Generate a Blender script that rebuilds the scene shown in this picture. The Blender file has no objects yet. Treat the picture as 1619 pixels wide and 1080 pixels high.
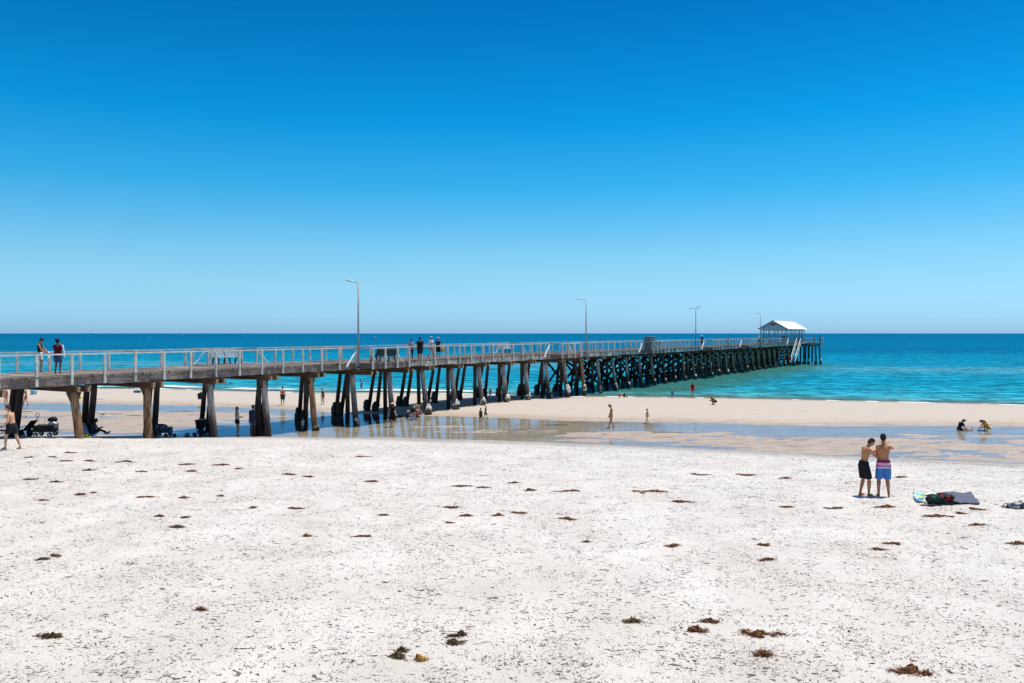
import bpy, math, random
from mathutils import Vector, Matrix, noise
R = math.radians
random.seed(7)
scene = bpy.context.scene
COL = scene.collection
F = 1300.0; HC = 6.5; HY = 527.0; CX = 809.5      # focal length in photo pixels, camera height, horizon row

# ------------------------------------------------------------------ materials
MATS = {}
def nodes_of(m):
    m.use_nodes = True
    return m.node_tree.nodes, m.node_tree.links
def N(ns, t, **kw):
    n = ns.new(t)
    for k, v in kw.items():
        if k in n.inputs: n.inputs[k].default_value = v
        else: setattr(n, k, v)
    return n
def ramp(ns, stops, interp='LINEAR'):
    r = ns.new('ShaderNodeValToRGB'); cr = r.color_ramp; cr.interpolation = interp
    while len(cr.elements) < len(stops): cr.elements.new(0.5)
    for e, (p, c) in zip(cr.elements, stops):
        e.position = p; e.color = (c[0], c[1], c[2], 1) if not isinstance(c, (int, float)) else (c, c, c, 1)
    return r
def mat(name, col, rough=0.7, var=0.15, scale=8.0, metal=0.0, bump=0.0, stretch=(1, 1, 1), dark=None, spec=0.3):
    if name in MATS: return MATS[name]
    m = bpy.data.materials.new(name); ns, ls = nodes_of(m)
    b = ns['Principled BSDF']; b.inputs['Roughness'].default_value = rough; b.inputs['Metallic'].default_value = metal
    b.inputs['Specular IOR Level'].default_value = spec
    tc = ns.new('ShaderNodeNewGeometry'); mp = ns.new('ShaderNodeMapping'); mp.inputs['Scale'].default_value = stretch
    ls.new(tc.outputs['Position'], mp.inputs['Vector'])
    nz = N(ns, 'ShaderNodeTexNoise', Scale=scale, Detail=6.0); ls.new(mp.outputs[0], nz.inputs['Vector'])
    d = dark or tuple(c * (1 - 2 * var) for c in col); l = tuple(min(1, c * (1 + var)) for c in col)
    r = ramp(ns, [(0.3, d), (0.68, l)]); ls.new(nz.outputs[0], r.inputs[0]); ls.new(r.outputs[0], b.inputs['Base Color'])
    if bump:
        bp = N(ns, 'ShaderNodeBump', Strength=bump, Distance=0.02); ls.new(nz.outputs[0], bp.inputs['Height']); ls.new(bp.outputs[0], b.inputs['Normal'])
    MATS[name] = m
    return m

# ------------------------------------------------------------------ mesh builder
class MB:
    def __init__(s): s.v = []; s.f = []
    def add(s, vs, fs):
        o = len(s.v); s.v += [tuple(v) for v in vs]; s.f += [tuple(i + o for i in f) for f in fs]; return s
    def box(s, c, sz, rot=None):
        c = Vector(c); vs = []
        for dz in (-.5, .5):
            for dx, dy in ((-.5, -.5), (.5, -.5), (.5, .5), (-.5, .5)):
                p = Vector((dx * sz[0], dy * sz[1], dz * sz[2]))
                if rot is not None: p = rot @ p
                vs.append(c + p)
        return s.add(vs, [(3, 2, 1, 0), (4, 5, 6, 7), (0, 1, 5, 4), (1, 2, 6, 5), (2, 3, 7, 6), (3, 0, 4, 7)])
    def beam(s, a, b, w, h, up=(0, 0, 1)):
        a = Vector(a); b = Vector(b); d = (b - a); L = d.length; d.normalize(); up = Vector(up)
        if abs(d.dot(up)) > .99: up = Vector((0, 1, 0))
        x = d.cross(up).normalized(); z = x.cross(d).normalized()
        rot = Matrix((x, d, z)).transposed()
        return s.box((a + b) / 2, (w, L, h), rot)
    def tube(s, pts, rs, n=10, cap=True, ell=None, side=None):
        pts = [Vector(p) for p in pts]
        if isinstance(rs, (int, float)): rs = [rs] * len(pts)
        vs = []; fs = []
        for i, p in enumerate(pts):
            d = (pts[min(i + 1, len(pts) - 1)] - pts[max(i - 1, 0)]).normalized()
            u = Vector(side) if side is not None else (Vector((1, 0, 0)) if abs(d.x) < .9 else Vector((0, 1, 0)))
            u = (u - d * u.dot(d)).normalized(); w = d.cross(u)
            for k in range(n):
                a = 2 * math.pi * k / n
                e = ell[i] if ell else 1
                vs.append(p + u * math.cos(a) * rs[i] + w * math.sin(a) * rs[i] * e)
        for i in range(len(pts) - 1):
            for k in range(n):
                k2 = (k + 1) % n
                fs.append((i * n + k, i * n + k2, (i + 1) * n + k2, (i + 1) * n + k))
        if cap: fs.append(tuple(reversed(range(n)))); fs.append(tuple(range((len(pts) - 1) * n, len(pts) * n)))
        return s.add(vs, fs)
    def caps(s, a, b, r0, r1, n=10):
        a = Vector(a); b = Vector(b); d = b - a
        if d.length < 1e-5: return s.ell(a, (r0, r0, r0))
        d.normalize(); P = []; Q = []
        for t in (-1, -.7, -.3): P.append(a + d * r0 * t); Q.append(r0 * math.sqrt(max(0.01, 1 - t * t)))
        P.append(a); Q.append(r0); P.append(b); Q.append(r1)
        for t in (.3, .7, 1): P.append(b + d * r1 * t); Q.append(r1 * math.sqrt(max(0.01, 1 - t * t)))
        return s.tube(P, Q, n)
    def ell(s, c, r, rot=None, n=12, m=8, jit=0, seed=0):
        c = Vector(c); vs = []; fs = []
        def put(p):
            q = Vector((p.x * r[0], p.y * r[1], p.z * r[2]))
            if jit: q *= 1 + jit * noise.noise(p * 2.3 + Vector((seed, 0, 0)))
            if rot is not None: q = rot @ q
            vs.append(c + q)
        put(Vector((0, 0, -1)))
        for i in range(1, m):
            th = -math.pi / 2 + math.pi * i / m
            for k in range(n):
                a = 2 * math.pi * k / n
                put(Vector((math.cos(th) * math.cos(a), math.cos(th) * math.sin(a), math.sin(th))))
        put(Vector((0, 0, 1)))
        for k in range(n): fs.append((0, 1 + (k + 1) % n, 1 + k))
        for i in range(m - 2):
            for k in range(n):
                a = 1 + i * n; k2 = (k + 1) % n
                fs.append((a + k, a + k2, a + n + k2, a + n + k))
        a = 1 + (m - 2) * n
        for k in range(n): fs.append((a + k, a + (k + 1) % n, len(vs) - 1))
        return s.add(vs, fs)
    def build(s, name, m, parent=None, smooth=False, world=False, bevel=0):
        me = bpy.data.meshes.new(name); me.from_pydata(s.v, [], s.f); me.validate(); me.update()
        if m is not None: me.materials.append(m)
        if smooth: me.polygons.foreach_set('use_smooth', [True] * len(me.polygons))
        o = bpy.data.objects.new(name, me); COL.objects.link(o)
        if parent is not None:
            o.parent = parent
            if world: o.location = -Vector(root_loc(parent))
        if bevel:
            bv = o.modifiers.new('bevel', 'BEVEL'); bv.width = bevel; bv.segments = 1
        return o
def root_loc(o):
    p = Vector(o.location)
    while o.parent: o = o.parent; p += Vector(o.location)
    return p
def tag(o, label=None, cat=None, group=None, kind=None):
    if label: o['label'] = label
    if cat: o['category'] = cat
    if group: o['group'] = group
    if kind: o['kind'] = kind
    return o
def thing(name, loc, rz, label, cat, group=None):
    o = bpy.data.objects.new(name, None); COL.objects.link(o); o.location = loc; o.rotation_euler = (0, 0, rz)
    o.empty_display_size = .2
    return tag(o, label, cat, group)

# ------------------------------------------------------------------ terrain
def lerp_tab(tab, x):
    if x <= tab[0][0]: return tab[0][1]
    for (a, ya), (b, yb) in zip(tab, tab[1:]):
        if x <= b:
            t = (x - a) / (b - a); t = t * t * (3 - 2 * t) if False else t
            return ya + (yb - ya) * t
    return tab[-1][1]
FOOT = [(-60, 51), (-30, 50.2), (-16, 49.6), (-8, 48.6), (0, 47.2), (7, 45.3), (15, 42.2), (24, 38.9), (40, 33), (70, 25)]
FAR = [(-90, 78), (-46, 73.5), (-30, 71), (-20, 68), (-12, 63.5), (-5.6, 61.3), (0, 60), (6, 58), (16, 55.8), (30, 54.6), (60, 54)]
SHORE = [(-200, 103), (-60, 96), (-42, 96.5), (-30, 91.5), (-20, 89.5), (-14, 90), (-3, 87.5), (4, 84.5), (10, 84.2), (24, 81.5), (38, 77), (47, 74), (80, 66), (200, 60)]
def sm(t): t = max(0, min(1, t)); return t * t * (3 - 2 * t)
def shore(X): return lerp_tab(SHORE, X) + .5 * noise.noise(Vector((X * .22, 3.1, 0))) + .22 * noise.noise(Vector((X * .7, 9.1, 0)))
ZP = 0.30
def hz(X, d, fine=True):
    df = lerp_tab(FOOT, X) + .35 * noise.noise(Vector((X * .35, 0, 5))) + .8 * noise.noise(Vector((X * .09, 0, 8)))
    da = lerp_tab(FAR, X) + .9 * noise.noise(Vector((X * .12, 4, 1)))
    ds = shore(X)
    if d < df + 3:
        u = (df - d) * .115
        v = .5 * (u + math.sqrt(u * u + .004))
        z = 1.6 - .5 * ((1.6 - v) + math.sqrt((1.6 - v) ** 2 + .03)) + .0
        z = ZP + max(0, z)
        if fine:
            k = sm((df - d) / 6)
            z += k * (.05 * noise.noise(Vector((X * .12, d * .12, 0))) + .036 * noise.noise(Vector((X * .55, d * .55, 2))) + .034 * noise.noise(Vector((X * 1.7, d * 1.7, 2))) + .018 * noise.noise(Vector((X * 4.3, d * 4.3, 7))))
        if d < df: return z
        zb = z
    else: zb = None
    if d < da:
        t = (d - df) / max(1, (da - df))
        bias = -.010 * math.exp(-((d - df) / 2.5) ** 2) - .034 * math.exp(-((da - 2.6 - d) / 2.3) ** 2)
        # the centre basin under the jetty and before it stays wet, the left and right flats dry out
        bias += -.030 * math.exp(-((X + 9) / 10) ** 2) * sm(1.5 - t) + .010 * math.exp(-((X - 9) / 8) ** 2) * (1 - t)
        bias += .022 * math.exp(-((X + 21) / 7) ** 2 - ((d - 62) / 4) ** 2) + .003 * sm((X - 14) / 8)
        n = .026 * noise.noise(Vector((X * .10, d * .30, 2.2))) + .020 * noise.noise(Vector((X * .35, d * 1.0, 8))) + .010 * noise.noise(Vector((X * .8, d * 2.2, 3))) + .007 * noise.noise(Vector((X * 1.5, d * 3.2, 8))) + .007 * noise.noise(Vector((X * 3.1, d * 6.5, 3)))
        z = ZP + .004 + bias + n
        e = sm((d - df) / 1.2); e2 = sm((da - d) / 1.0)
        z = ZP + (z - ZP) * e * e2 - .004 * (1 - e)
        return z
    t = (d - da) / (ds - da)
    if t < 1:
        z = ZP * (1 - t) + .26 * math.sin(math.pi * t) + .01 * noise.noise(Vector((X * .3, d * .5, 1))) * math.sin(math.pi * t)
        return z
    s = d - ds
    return -.045 * s if s < 30 else -1.35 - .012 * (s - 30) if s < 300 else -4.6
def ground_pt(px, py):
    """real place on the beach under a given line of sight (first hit)"""
    k = (px - CX) / F; m = (py - HY) / F
    d = 6.0
    while d < 400:
        z = HC - m * d
        if z <= max(0, hz(k * d, d, False)): break
        d += .1
    return Vector((k * d, d, hz(k * d, d)))

def frange(a, b, st):
    out = []
    while a < b - 1e-6: out.append(a); a += st
    return out
def grid(name, xs, ys, zf, m, attr=None):
    vs = [(x, y, zf(x, y)) for y in ys for x in xs]; nx = len(xs)
    fs = [(j * nx + i, j * nx + i + 1, (j + 1) * nx + i + 1, (j + 1) * nx + i) for j in range(len(ys) - 1) for i in range(nx - 1)]
    me = bpy.data.meshes.new(name); me.from_pydata(vs, [], fs); me.materials.append(m)
    me.polygons.foreach_set('use_smooth', [True] * len(fs))
    if attr:
        for an, af in attr.items():
            a = me.attributes.new(an, 'FLOAT', 'POINT'); a.data.foreach_set('value', [af(v) for v in vs])
    o = bpy.data.objects.new(name, me); COL.objects.link(o); return o

# ---- sand material
def sand_material():
    m = bpy.data.materials.new('beach_sand'); ns, ls = nodes_of(m); b = ns['Principled BSDF']
    g = ns.new('ShaderNodeNewGeometry'); pos = g.outputs['Position']
    dry = N(ns, 'ShaderNodeAttribute', attribute_name='dry'); wet = N(ns, 'ShaderNodeAttribute', attribute_name='wet')
    big = N(ns, 'ShaderNodeTexNoise', Scale=.5, Detail=5.0); ls.new(pos, big.inputs['Vector'])
    fine = N(ns, 'ShaderNodeTexNoise', Scale=22.0, Detail=8.0, Roughness=.7); ls.new(pos, fine.inputs['Vector'])
    cd = ramp(ns, [(.3, (.62, .565, .495)), (.7, (.755, .70, .63))]); ls.new(big.outputs[0], cd.inputs[0])
    # damp tidal flat: pinkish tan with ripples stretched along the shore
    mpr = N(ns, 'ShaderNodeMapping'); mpr.inputs['Scale'].default_value = (.35, 1.6, 1); ls.new(pos, mpr.inputs[0])
    rp = N(ns, 'ShaderNodeTexNoise', Scale=2.1, Detail=8.0, Roughness=.72); ls.new(mpr.outputs[0], rp.inputs['Vector'])
    cw = ramp(ns, [(.36, (.20, .14, .09)), (.46, (.38, .285, .20)), (.66, (.47, .375, .285))]); ls.new(rp.outputs[0], cw.inputs[0])
    cb = ramp(ns, [(.3, (.40, .34, .275)), (.7, (.465, .415, .36))]); ls.new(rp.outputs[0], cb.inputs[0])
    mx = ns.new('ShaderNodeMix'); mx.data_type = 'RGBA'; ls.new(wet.outputs['Fac'], mx.inputs[0]); ls.new(cb.outputs[0], mx.inputs[6]); ls.new(cw.outputs[0], mx.inputs[7])
    mx2 = ns.new('ShaderNodeMix'); mx2.data_type = 'RGBA'; ls.new(dry.outputs['Fac'], mx2.inputs[0]); ls.new(mx.outputs[2], mx2.inputs[6]); ls.new(cd.outputs[0], mx2.inputs[7])
    up_ = N(ns, 'ShaderNodeAttribute', attribute_name='upper'); mu_ = ns.new('ShaderNodeMix'); mu_.data_type = 'RGBA'; ls.new(up_.outputs['Fac'], mu_.inputs[0]); ls.new(cd.outputs[0], mu_.inputs[6]); mu_.inputs[7].default_value = (.58, .50, .415, 1)
    ls.new(mu_.outputs[2], mx2.inputs[7])
    # wrack band: greyer, littered sand along the pool edge
    wr = N(ns, 'ShaderNodeAttribute', attribute_name='wrack'); wn_ = N(ns, 'ShaderNodeTexNoise', Scale=7.0, Detail=8.0, Roughness=.75)
    mq = N(ns, 'ShaderNodeMapping'); mq.inputs['Scale'].default_value = (.5, 1.2, 1); ls.new(pos, mq.inputs[0]); ls.new(mq.outputs[0], wn_.inputs['Vector'])
    wm_ = ramp(ns, [(.40, 0.0), (.52, 1.0)]); ls.new(wn_.outputs[0], wm_.inputs[0])
    wf = N(ns, 'ShaderNodeMath', operation='MULTIPLY'); ls.new(wr.outputs['Fac'], wf.inputs[0]); ls.new(wm_.outputs[0], wf.inputs[1])
    mw3 = ns.new('ShaderNodeMix'); mw3.data_type = 'RGBA'; ls.new(wf.outputs[0], mw3.inputs[0]); ls.new(mx2.outputs[2], mw3.inputs[6]); mw3.inputs[7].default_value = (.27, .24, .21, 1)
    # flecks of dried seagrass, fine, wind-aligned
    prev = mw3.outputs[2]
    for sc, rotz, st, lo, hi, dens in ((14, 57, (.5, 1.1, 1), .060, .11, 1.7), (24, 40, (.55, 1.0, 1), .060, .12, 2.9), (8, 70, (.45, 1.2, 1), .040, .07, .9)):
        mp = N(ns, 'ShaderNodeMapping'); mp.inputs['Rotation'].default_value = (0, 0, R(rotz)); mp.inputs['Scale'].default_value = st; ls.new(pos, mp.inputs[0])
        wn = N(ns, 'ShaderNodeTexNoise', Scale=sc * .55, Detail=2.0); ls.new(mp.outputs[0], wn.inputs['Vector'])
        ad = N(ns, 'ShaderNodeMixRGB', blend_type='LINEAR_LIGHT', Fac=.13); ls.new(mp.outputs[0], ad.inputs[1]); ls.new(wn.outputs['Color'], ad.inputs[2])
        vo = N(ns, 'ShaderNodeTexVoronoi', Scale=float(sc), Randomness=1.0); ls.new(ad.outputs[0], vo.inputs['Vector'])
        # drop most of the cells, keep clusters
        cl = N(ns, 'ShaderNodeTexNoise', Scale=dens, Detail=4.0); ls.new(pos, cl.inputs['Vector'])
        th = N(ns, 'ShaderNodeMapRange'); th.inputs['From Min'].default_value = .36; th.inputs['From Max'].default_value = .62; th.inputs['To Min'].default_value = lo * 1.6; th.inputs['To Max'].default_value = hi * 4.0
        ls.new(cl.outputs[0], th.inputs[0])
        sep = ns.new('ShaderNodeSeparateColor'); ls.new(vo.outputs['Color'], sep.inputs[0])
        mu = N(ns, 'ShaderNodeMath', operation='MULTIPLY'); ls.new(th.outputs[0], mu.inputs[0]); ls.new(sep.outputs[0], mu.inputs[1])
        lt = N(ns, 'ShaderNodeMath', operation='LESS_THAN'); ls.new(vo.outputs['Distance'], lt.inputs[0]); ls.new(mu.outputs[0], lt.inputs[1])
        f = N(ns, 'ShaderNodeMath', operation='MULTIPLY'); ls.new(lt.outputs[0], f.inputs[0]); ls.new(dry.outputs['Fac'], f.inputs[1])
        f2 = N(ns, 'ShaderNodeMath', operation='MULTIPLY'); ls.new(f.outputs[0], f2.inputs[0]); f2.inputs[1].default_value = .95
        mm = ns.new('ShaderNodeMix'); mm.data_type = 'RGBA'; ls.new(f2.outputs[0], mm.inputs[0]); ls.new(prev, mm.inputs[6])
        cc = ramp(ns, [(0, (.04, .025, .015)), (1, (.20, .15, .11))]); ls.new(sep.outputs[1], cc.inputs[0]); ls.new(cc.outputs[0], mm.inputs[7])
        prev = mm.outputs[2]
    ls.new(prev, b.inputs['Base Color'])
    rr = N(ns, 'ShaderNodeMapRange'); rr.inputs['To Min'].default_value = .95; rr.inputs['To Max'].default_value = .42; ls.new(wet.outputs['Fac'], rr.inputs[0]); ls.new(rr.outputs[0], b.inputs['Roughness'])
    b.inputs['Specular IOR Level'].default_value = .25
    # relief: footprints and grain on the dry sand
    med = N(ns, 'ShaderNodeTexNoise', Scale=5.5, Detail=6.0, Roughness=.62); ls.new(pos, med.inputs['Vector'])
    vf = N(ns, 'ShaderNodeTexVoronoi', Scale=2.3, feature='SMOOTH_F1', Smoothness=.6); ls.new(pos, vf.inputs['Vector'])
    s1 = N(ns, 'ShaderNodeMath', operation='MULTIPLY_ADD'); ls.new(med.outputs[0], s1.inputs[0]); s1.inputs[1].default_value = 1.3; ls.new(fine.outputs[0], s1.inputs[2])
    s2 = N(ns, 'ShaderNodeMath', operation='MULTIPLY_ADD'); ls.new(vf.outputs['Distance'], s2.inputs[0]); s2.inputs[1].default_value = .9; ls.new(s1.outputs[0], s2.inputs[2])
    st = N(ns, 'ShaderNodeMath', operation='MULTIPLY'); ls.new(dry.outputs['Fac'], st.inputs[0]); st.inputs[1].default_value = .62
    st2 = N(ns, 'ShaderNodeMath', operation='ADD'); ls.new(st.outputs[0], st2.inputs[0]); st2.inputs[1].default_value = .12
    bp = N(ns, 'ShaderNodeBump', Distance=.05); ls.new(s2.outputs[0], bp.inputs['Height']); ls.new(st2.outputs[0], bp.inputs['Strength']); ls.new(bp.outputs[0], b.inputs['Normal'])
    return m
def dryness(v):
    x, y, z = v; df = lerp_tab(FOOT, x) + .8 * noise.noise(Vector((x * .09, 0, 8)))
    return sm((df - .6 - y + 1.2 * noise.noise(Vector((x * .5, y * .5, 4)))) / 2.0)
def wetness(v):
    x, y, z = v; da = lerp_tab(FAR, x) + .9 * noise.noise(Vector((x * .12, 4, 1))); ds = shore(x)
    a = 1 - sm((y - da) / 5); c = sm((y - ds + 4) / 4)
    return max(a, c)
xs = frange(-400, -60, 20) + frange(-60, -30, 1.2) + frange(-30, 32, .16) + frange(32, 66, 1.2) + frange(66, 420, 22)
ys = frange(-60, 4, 8) + frange(4, 9, 1) + frange(9, 30, .11) + frange(30, 40, .16) + frange(40, 76, .28) + frange(76, 110, .8) + [114, 120, 130, 150, 200, 400, 1000, 5000]
beach = grid('beach_ground', xs, ys, hz, sand_material(), {'dry': dryness, 'wet': wetness, 'upper': lambda v: .9 * math.exp(-max(0, lerp_tab(FOOT, v[0]) - v[1]) / 9), 'wrack': lambda v: .85 * math.exp(-((lerp_tab(FOOT, v[0]) + .8 * noise.noise(Vector((v[0] * .09, 0, 8))) - 4.0 - v[1]) / 3.6) ** 2)})
tag(beach, kind='structure')

# ---- shallow tidal pool: a thin clear sheet of water over the wet flat
def water_film():
    m = bpy.data.materials.new('pool_water'); ns, ls = nodes_of(m); ns.remove(ns['Principled BSDF'])
    out = ns['Material Output']; g = ns.new('ShaderNodeNewGeometry')
    mp = N(ns, 'ShaderNodeMapping'); mp.inputs['Scale'].default_value = (1.0, 2.6, 1); ls.new(g.outputs['Position'], mp.inputs[0])
    nz = N(ns, 'ShaderNodeTexNoise', Scale=2.0, Detail=3.0); ls.new(mp.outputs[0], nz.inputs['Vector'])
    bp = N(ns, 'ShaderNodeBump', Strength=.35, Distance=.012); ls.new(nz.outputs[0], bp.inputs['Height'])
    fr = N(ns, 'ShaderNodeFresnel', IOR=1.33); ls.new(bp.outputs[0], fr.inputs['Normal'])
    gl = N(ns, 'ShaderNodeBsdfGlossy', Roughness=.02); gl.inputs['Color'].default_value = (.38, .60, .82, 1); ls.new(bp.outputs[0], gl.inputs['Normal'])
    tr = ns.new('ShaderNodeBsdfTransparent'); tr.inputs['Color'].default_value = (.90, .95, .96, 1)
    pm_ = N(ns, 'ShaderNodeMath', operation='MULTIPLY'); ls.new(fr.outputs[0], pm_.inputs[0]); pm_.inputs[1].default_value = .95
    mx = ns.new('ShaderNodeMixShader'); ls.new(pm_.outputs[0], mx.inputs[0]); ls.new(tr.outputs[0], mx.inputs[1]); ls.new(gl.outputs[0], mx.inputs[2])
    ls.new(mx.outputs[0], out.inputs[0]); return m
px_ = frange(-90, 62, 2.0)
vs = []; fs = []
for i, x in enumerate(px_):
    vs += [(x, lerp_tab(FOOT, x) - 4, ZP), (x, lerp_tab(FAR, x) + 3, ZP)]
    if i: fs.append((2 * i - 2, 2 * i, 2 * i + 1, 2 * i - 1))
pool = MB().add(vs, fs).build('tidal_pool', water_film()); tag(pool, kind='structure')

# ---- sea
def sea_material():
    m = bpy.data.materials.new('sea_water'); ns, ls = nodes_of(m); ns.remove(ns['Principled BSDF']); out = ns['Material Output']
    g = ns.new('ShaderNodeNewGeometry'); pos = g.outputs['Position']
    sd = N(ns, 'ShaderNodeAttribute', attribute_name='offshore')
    # patches of weed and sand bars: long bands parallel to the shore
    mp = N(ns, 'ShaderNodeMapping'); mp.inputs['Scale'].default_value = (.010, .032, 1); ls.new(pos, mp.inputs[0])
    bn = N(ns, 'ShaderNodeTexNoise', Scale=1.0, Detail=5.0, Roughness=.6); ls.new(mp.outputs[0], bn.inputs['Vector'])
    lg = N(ns, 'ShaderNodeMath', operation='LOGARITHM'); lg.inputs[1].default_value = 10
    mxx = N(ns, 'ShaderNodeMath', operation='MAXIMUM'); ls.new(sd.outputs['Fac'], mxx.inputs[0]); mxx.inputs[1].default_value = 1; ls.new(mxx.outputs[0], lg.inputs[0])
    a1 = N(ns, 'ShaderNodeMath', operation='MULTIPLY_ADD'); ls.new(lg.outputs[0], a1.inputs[0]); a1.inputs[1].default_value = .25
    b1 = N(ns, 'ShaderNodeMath', operation='MULTIPLY_ADD'); ls.new(bn.outputs[0], b1.inputs[0]); b1.inputs[1].default_value = .08; b1.inputs[2].default_value = -.04
    ls.new(b1.outputs[0], a1.inputs[2])
    cr = ramp(ns, [(0, (.26, .36, .34)), (.14, (.09, .30, .31)), (.28, (.022, .235, .30)), (.40, (.006, .195, .28)), (.455, (.02, .20, .27)), (.476, (.06, .225, .28)), (.50, (.008, .18, .265)), (.56, (.003, .15, .245)), (.60, (.002, .085, .16)), (.645, (.002, .10, .19)), (.76, (.001, .075, .165)), (.92, (.001, .042, .12))])
    ls.new(a1.outputs[0], cr.inputs[0])
    # short streaks of wind chop in the colour of the water body (seen steeply / seen flat)
    mp2 = N(ns, 'ShaderNodeMapping'); mp2.inputs['Scale'].default_value = (.09, .45, 1); ls.new(pos, mp2.inputs[0])
    ch = N(ns, 'ShaderNodeTexNoise', Scale=1.0, Detail=8.0, Roughness=.7); ls.new(mp2.outputs[0], ch.inputs['Vector'])
    chr_ = ramp(ns, [(.37, .48), (.50, .98), (.64, 1.6)]); ls.new(ch.outputs[0], chr_.inputs[0])
    mu = N(ns, 'ShaderNodeMixRGB', blend_type='MULTIPLY', Fac=1.0); ls.new(cr.outputs[0], mu.inputs[1]); ls.new(chr_.outputs[0], mu.inputs[2])
    mp3 = N(ns, 'ShaderNodeMapping'); mp3.inputs['Scale'].default_value = (.48, .60, 1); ls.new(pos, mp3.inputs[0])
    c3 = N(ns, 'ShaderNodeTexNoise', Scale=1.0, Detail=5.0, Roughness=.6, Distortion=.6); ls.new(mp3.outputs[0], c3.inputs['Vector'])
    r3 = ramp(ns, [(.38, .42), (.50, 1.0), (.64, 1.7)]); ls.new(c3.outputs[0], r3.inputs[0])
    mu3 = N(ns, 'ShaderNodeMixRGB', blend_type='MULTIPLY', Fac=.85); ls.new(mu.outputs[0], mu3.inputs[1]); ls.new(r3.outputs[0], mu3.inputs[2])
    # weedy bottom and the piles' dark reflection, painted into the water colour by the jetty
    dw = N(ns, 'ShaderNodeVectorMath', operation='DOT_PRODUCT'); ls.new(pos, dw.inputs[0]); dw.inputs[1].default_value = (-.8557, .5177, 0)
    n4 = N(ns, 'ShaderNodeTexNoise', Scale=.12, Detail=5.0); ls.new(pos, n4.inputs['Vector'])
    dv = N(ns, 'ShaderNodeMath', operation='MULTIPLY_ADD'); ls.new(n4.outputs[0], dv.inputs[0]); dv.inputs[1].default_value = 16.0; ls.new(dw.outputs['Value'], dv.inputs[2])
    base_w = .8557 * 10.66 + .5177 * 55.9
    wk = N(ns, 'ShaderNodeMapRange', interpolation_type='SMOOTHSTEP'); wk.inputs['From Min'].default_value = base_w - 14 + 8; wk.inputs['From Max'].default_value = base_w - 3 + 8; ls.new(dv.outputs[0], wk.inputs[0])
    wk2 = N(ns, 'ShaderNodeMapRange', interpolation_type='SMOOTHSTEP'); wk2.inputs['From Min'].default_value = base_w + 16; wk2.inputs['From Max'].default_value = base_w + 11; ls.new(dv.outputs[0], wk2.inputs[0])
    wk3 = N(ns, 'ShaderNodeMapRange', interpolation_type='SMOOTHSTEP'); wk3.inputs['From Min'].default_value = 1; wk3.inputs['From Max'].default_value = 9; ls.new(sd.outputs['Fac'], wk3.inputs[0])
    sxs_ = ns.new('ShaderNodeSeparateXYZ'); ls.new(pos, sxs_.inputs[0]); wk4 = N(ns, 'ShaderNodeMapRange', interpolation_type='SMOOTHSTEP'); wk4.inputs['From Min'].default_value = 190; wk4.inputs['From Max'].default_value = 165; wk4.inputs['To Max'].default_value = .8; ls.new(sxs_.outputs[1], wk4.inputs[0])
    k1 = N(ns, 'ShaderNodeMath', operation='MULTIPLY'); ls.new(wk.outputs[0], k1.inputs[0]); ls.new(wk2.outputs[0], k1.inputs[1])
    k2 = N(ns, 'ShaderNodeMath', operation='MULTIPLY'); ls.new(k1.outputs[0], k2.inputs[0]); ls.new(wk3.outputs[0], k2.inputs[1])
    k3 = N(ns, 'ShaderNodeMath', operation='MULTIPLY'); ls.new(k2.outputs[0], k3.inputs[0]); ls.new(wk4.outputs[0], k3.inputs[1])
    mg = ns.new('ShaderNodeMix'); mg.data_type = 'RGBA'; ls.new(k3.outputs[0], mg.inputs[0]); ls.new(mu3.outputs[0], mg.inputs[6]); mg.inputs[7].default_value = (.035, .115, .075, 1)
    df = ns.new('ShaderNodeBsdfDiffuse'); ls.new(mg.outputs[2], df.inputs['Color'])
    # waves
    mw = N(ns, 'ShaderNodeMapping'); mw.inputs['Scale'].default_value = (.35, 1.0, 1); mw.inputs['Rotation'].default_value = (0, 0, R(6)); ls.new(pos, mw.inputs[0])
    w1 = N(ns, 'ShaderNodeTexNoise', Scale=.55, Detail=6.0, Roughness=.6); ls.new(mw.outputs[0], w1.inputs['Vector'])
    w2 = N(ns, 'ShaderNodeTexNoise', Scale=3.2, Detail=4.0); ls.new(mw.outputs[0], w2.inputs['Vector'])
    ws = N(ns, 'ShaderNodeMath', operation='MULTIPLY_ADD'); ls.new(w2.outputs[0], ws.inputs[0]); ws.inputs[1].default_value = .18; ls.new(w1.outputs[0], ws.inputs[2])
    bp = N(ns, 'ShaderNodeBump', Strength=1.0, Distance=.55); ls.new(ws.outputs[0], bp.inputs['Height'])
    gl = N(ns, 'ShaderNodeBsdfGlossy', Roughness=.12); ls.new(bp.outputs[0], gl.inputs['Normal']); gl.inputs['Color'].default_value = (.05, .66, .92, 1)
    fr = N(ns, 'ShaderNodeFresnel', IOR=1.33); ls.new(bp.outputs[0], fr.inputs['Normal'])
    fm = N(ns, 'ShaderNodeMath', operation='MULTIPLY'); ls.new(fr.outputs[0], fm.inputs[0]); fm.inputs[1].default_value = .42
    ls.new(bp.outputs[0], df.inputs['Normal'])
    mx = ns.new('ShaderNodeMixShader'); ls.new(fm.outputs[0], mx.inputs[0]); ls.new(df.outputs[0], mx.inputs[1]); ls.new(gl.outputs[0], mx.inputs[2])
    # clear shallows: the sand shows through the first metres
    tr = ns.new('ShaderNodeBsdfTransparent'); tr.inputs['Color'].default_value = (.78, .90, .88, 1)
    al = N(ns, 'ShaderNodeMapRange', interpolation_type='SMOOTHSTEP'); al.inputs['From Min'].default_value = 0; al.inputs['From Max'].default_value = 7.0; al.inputs['To Min'].default_value = .22; ls.new(sd.outputs['Fac'], al.inputs[0])
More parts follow.
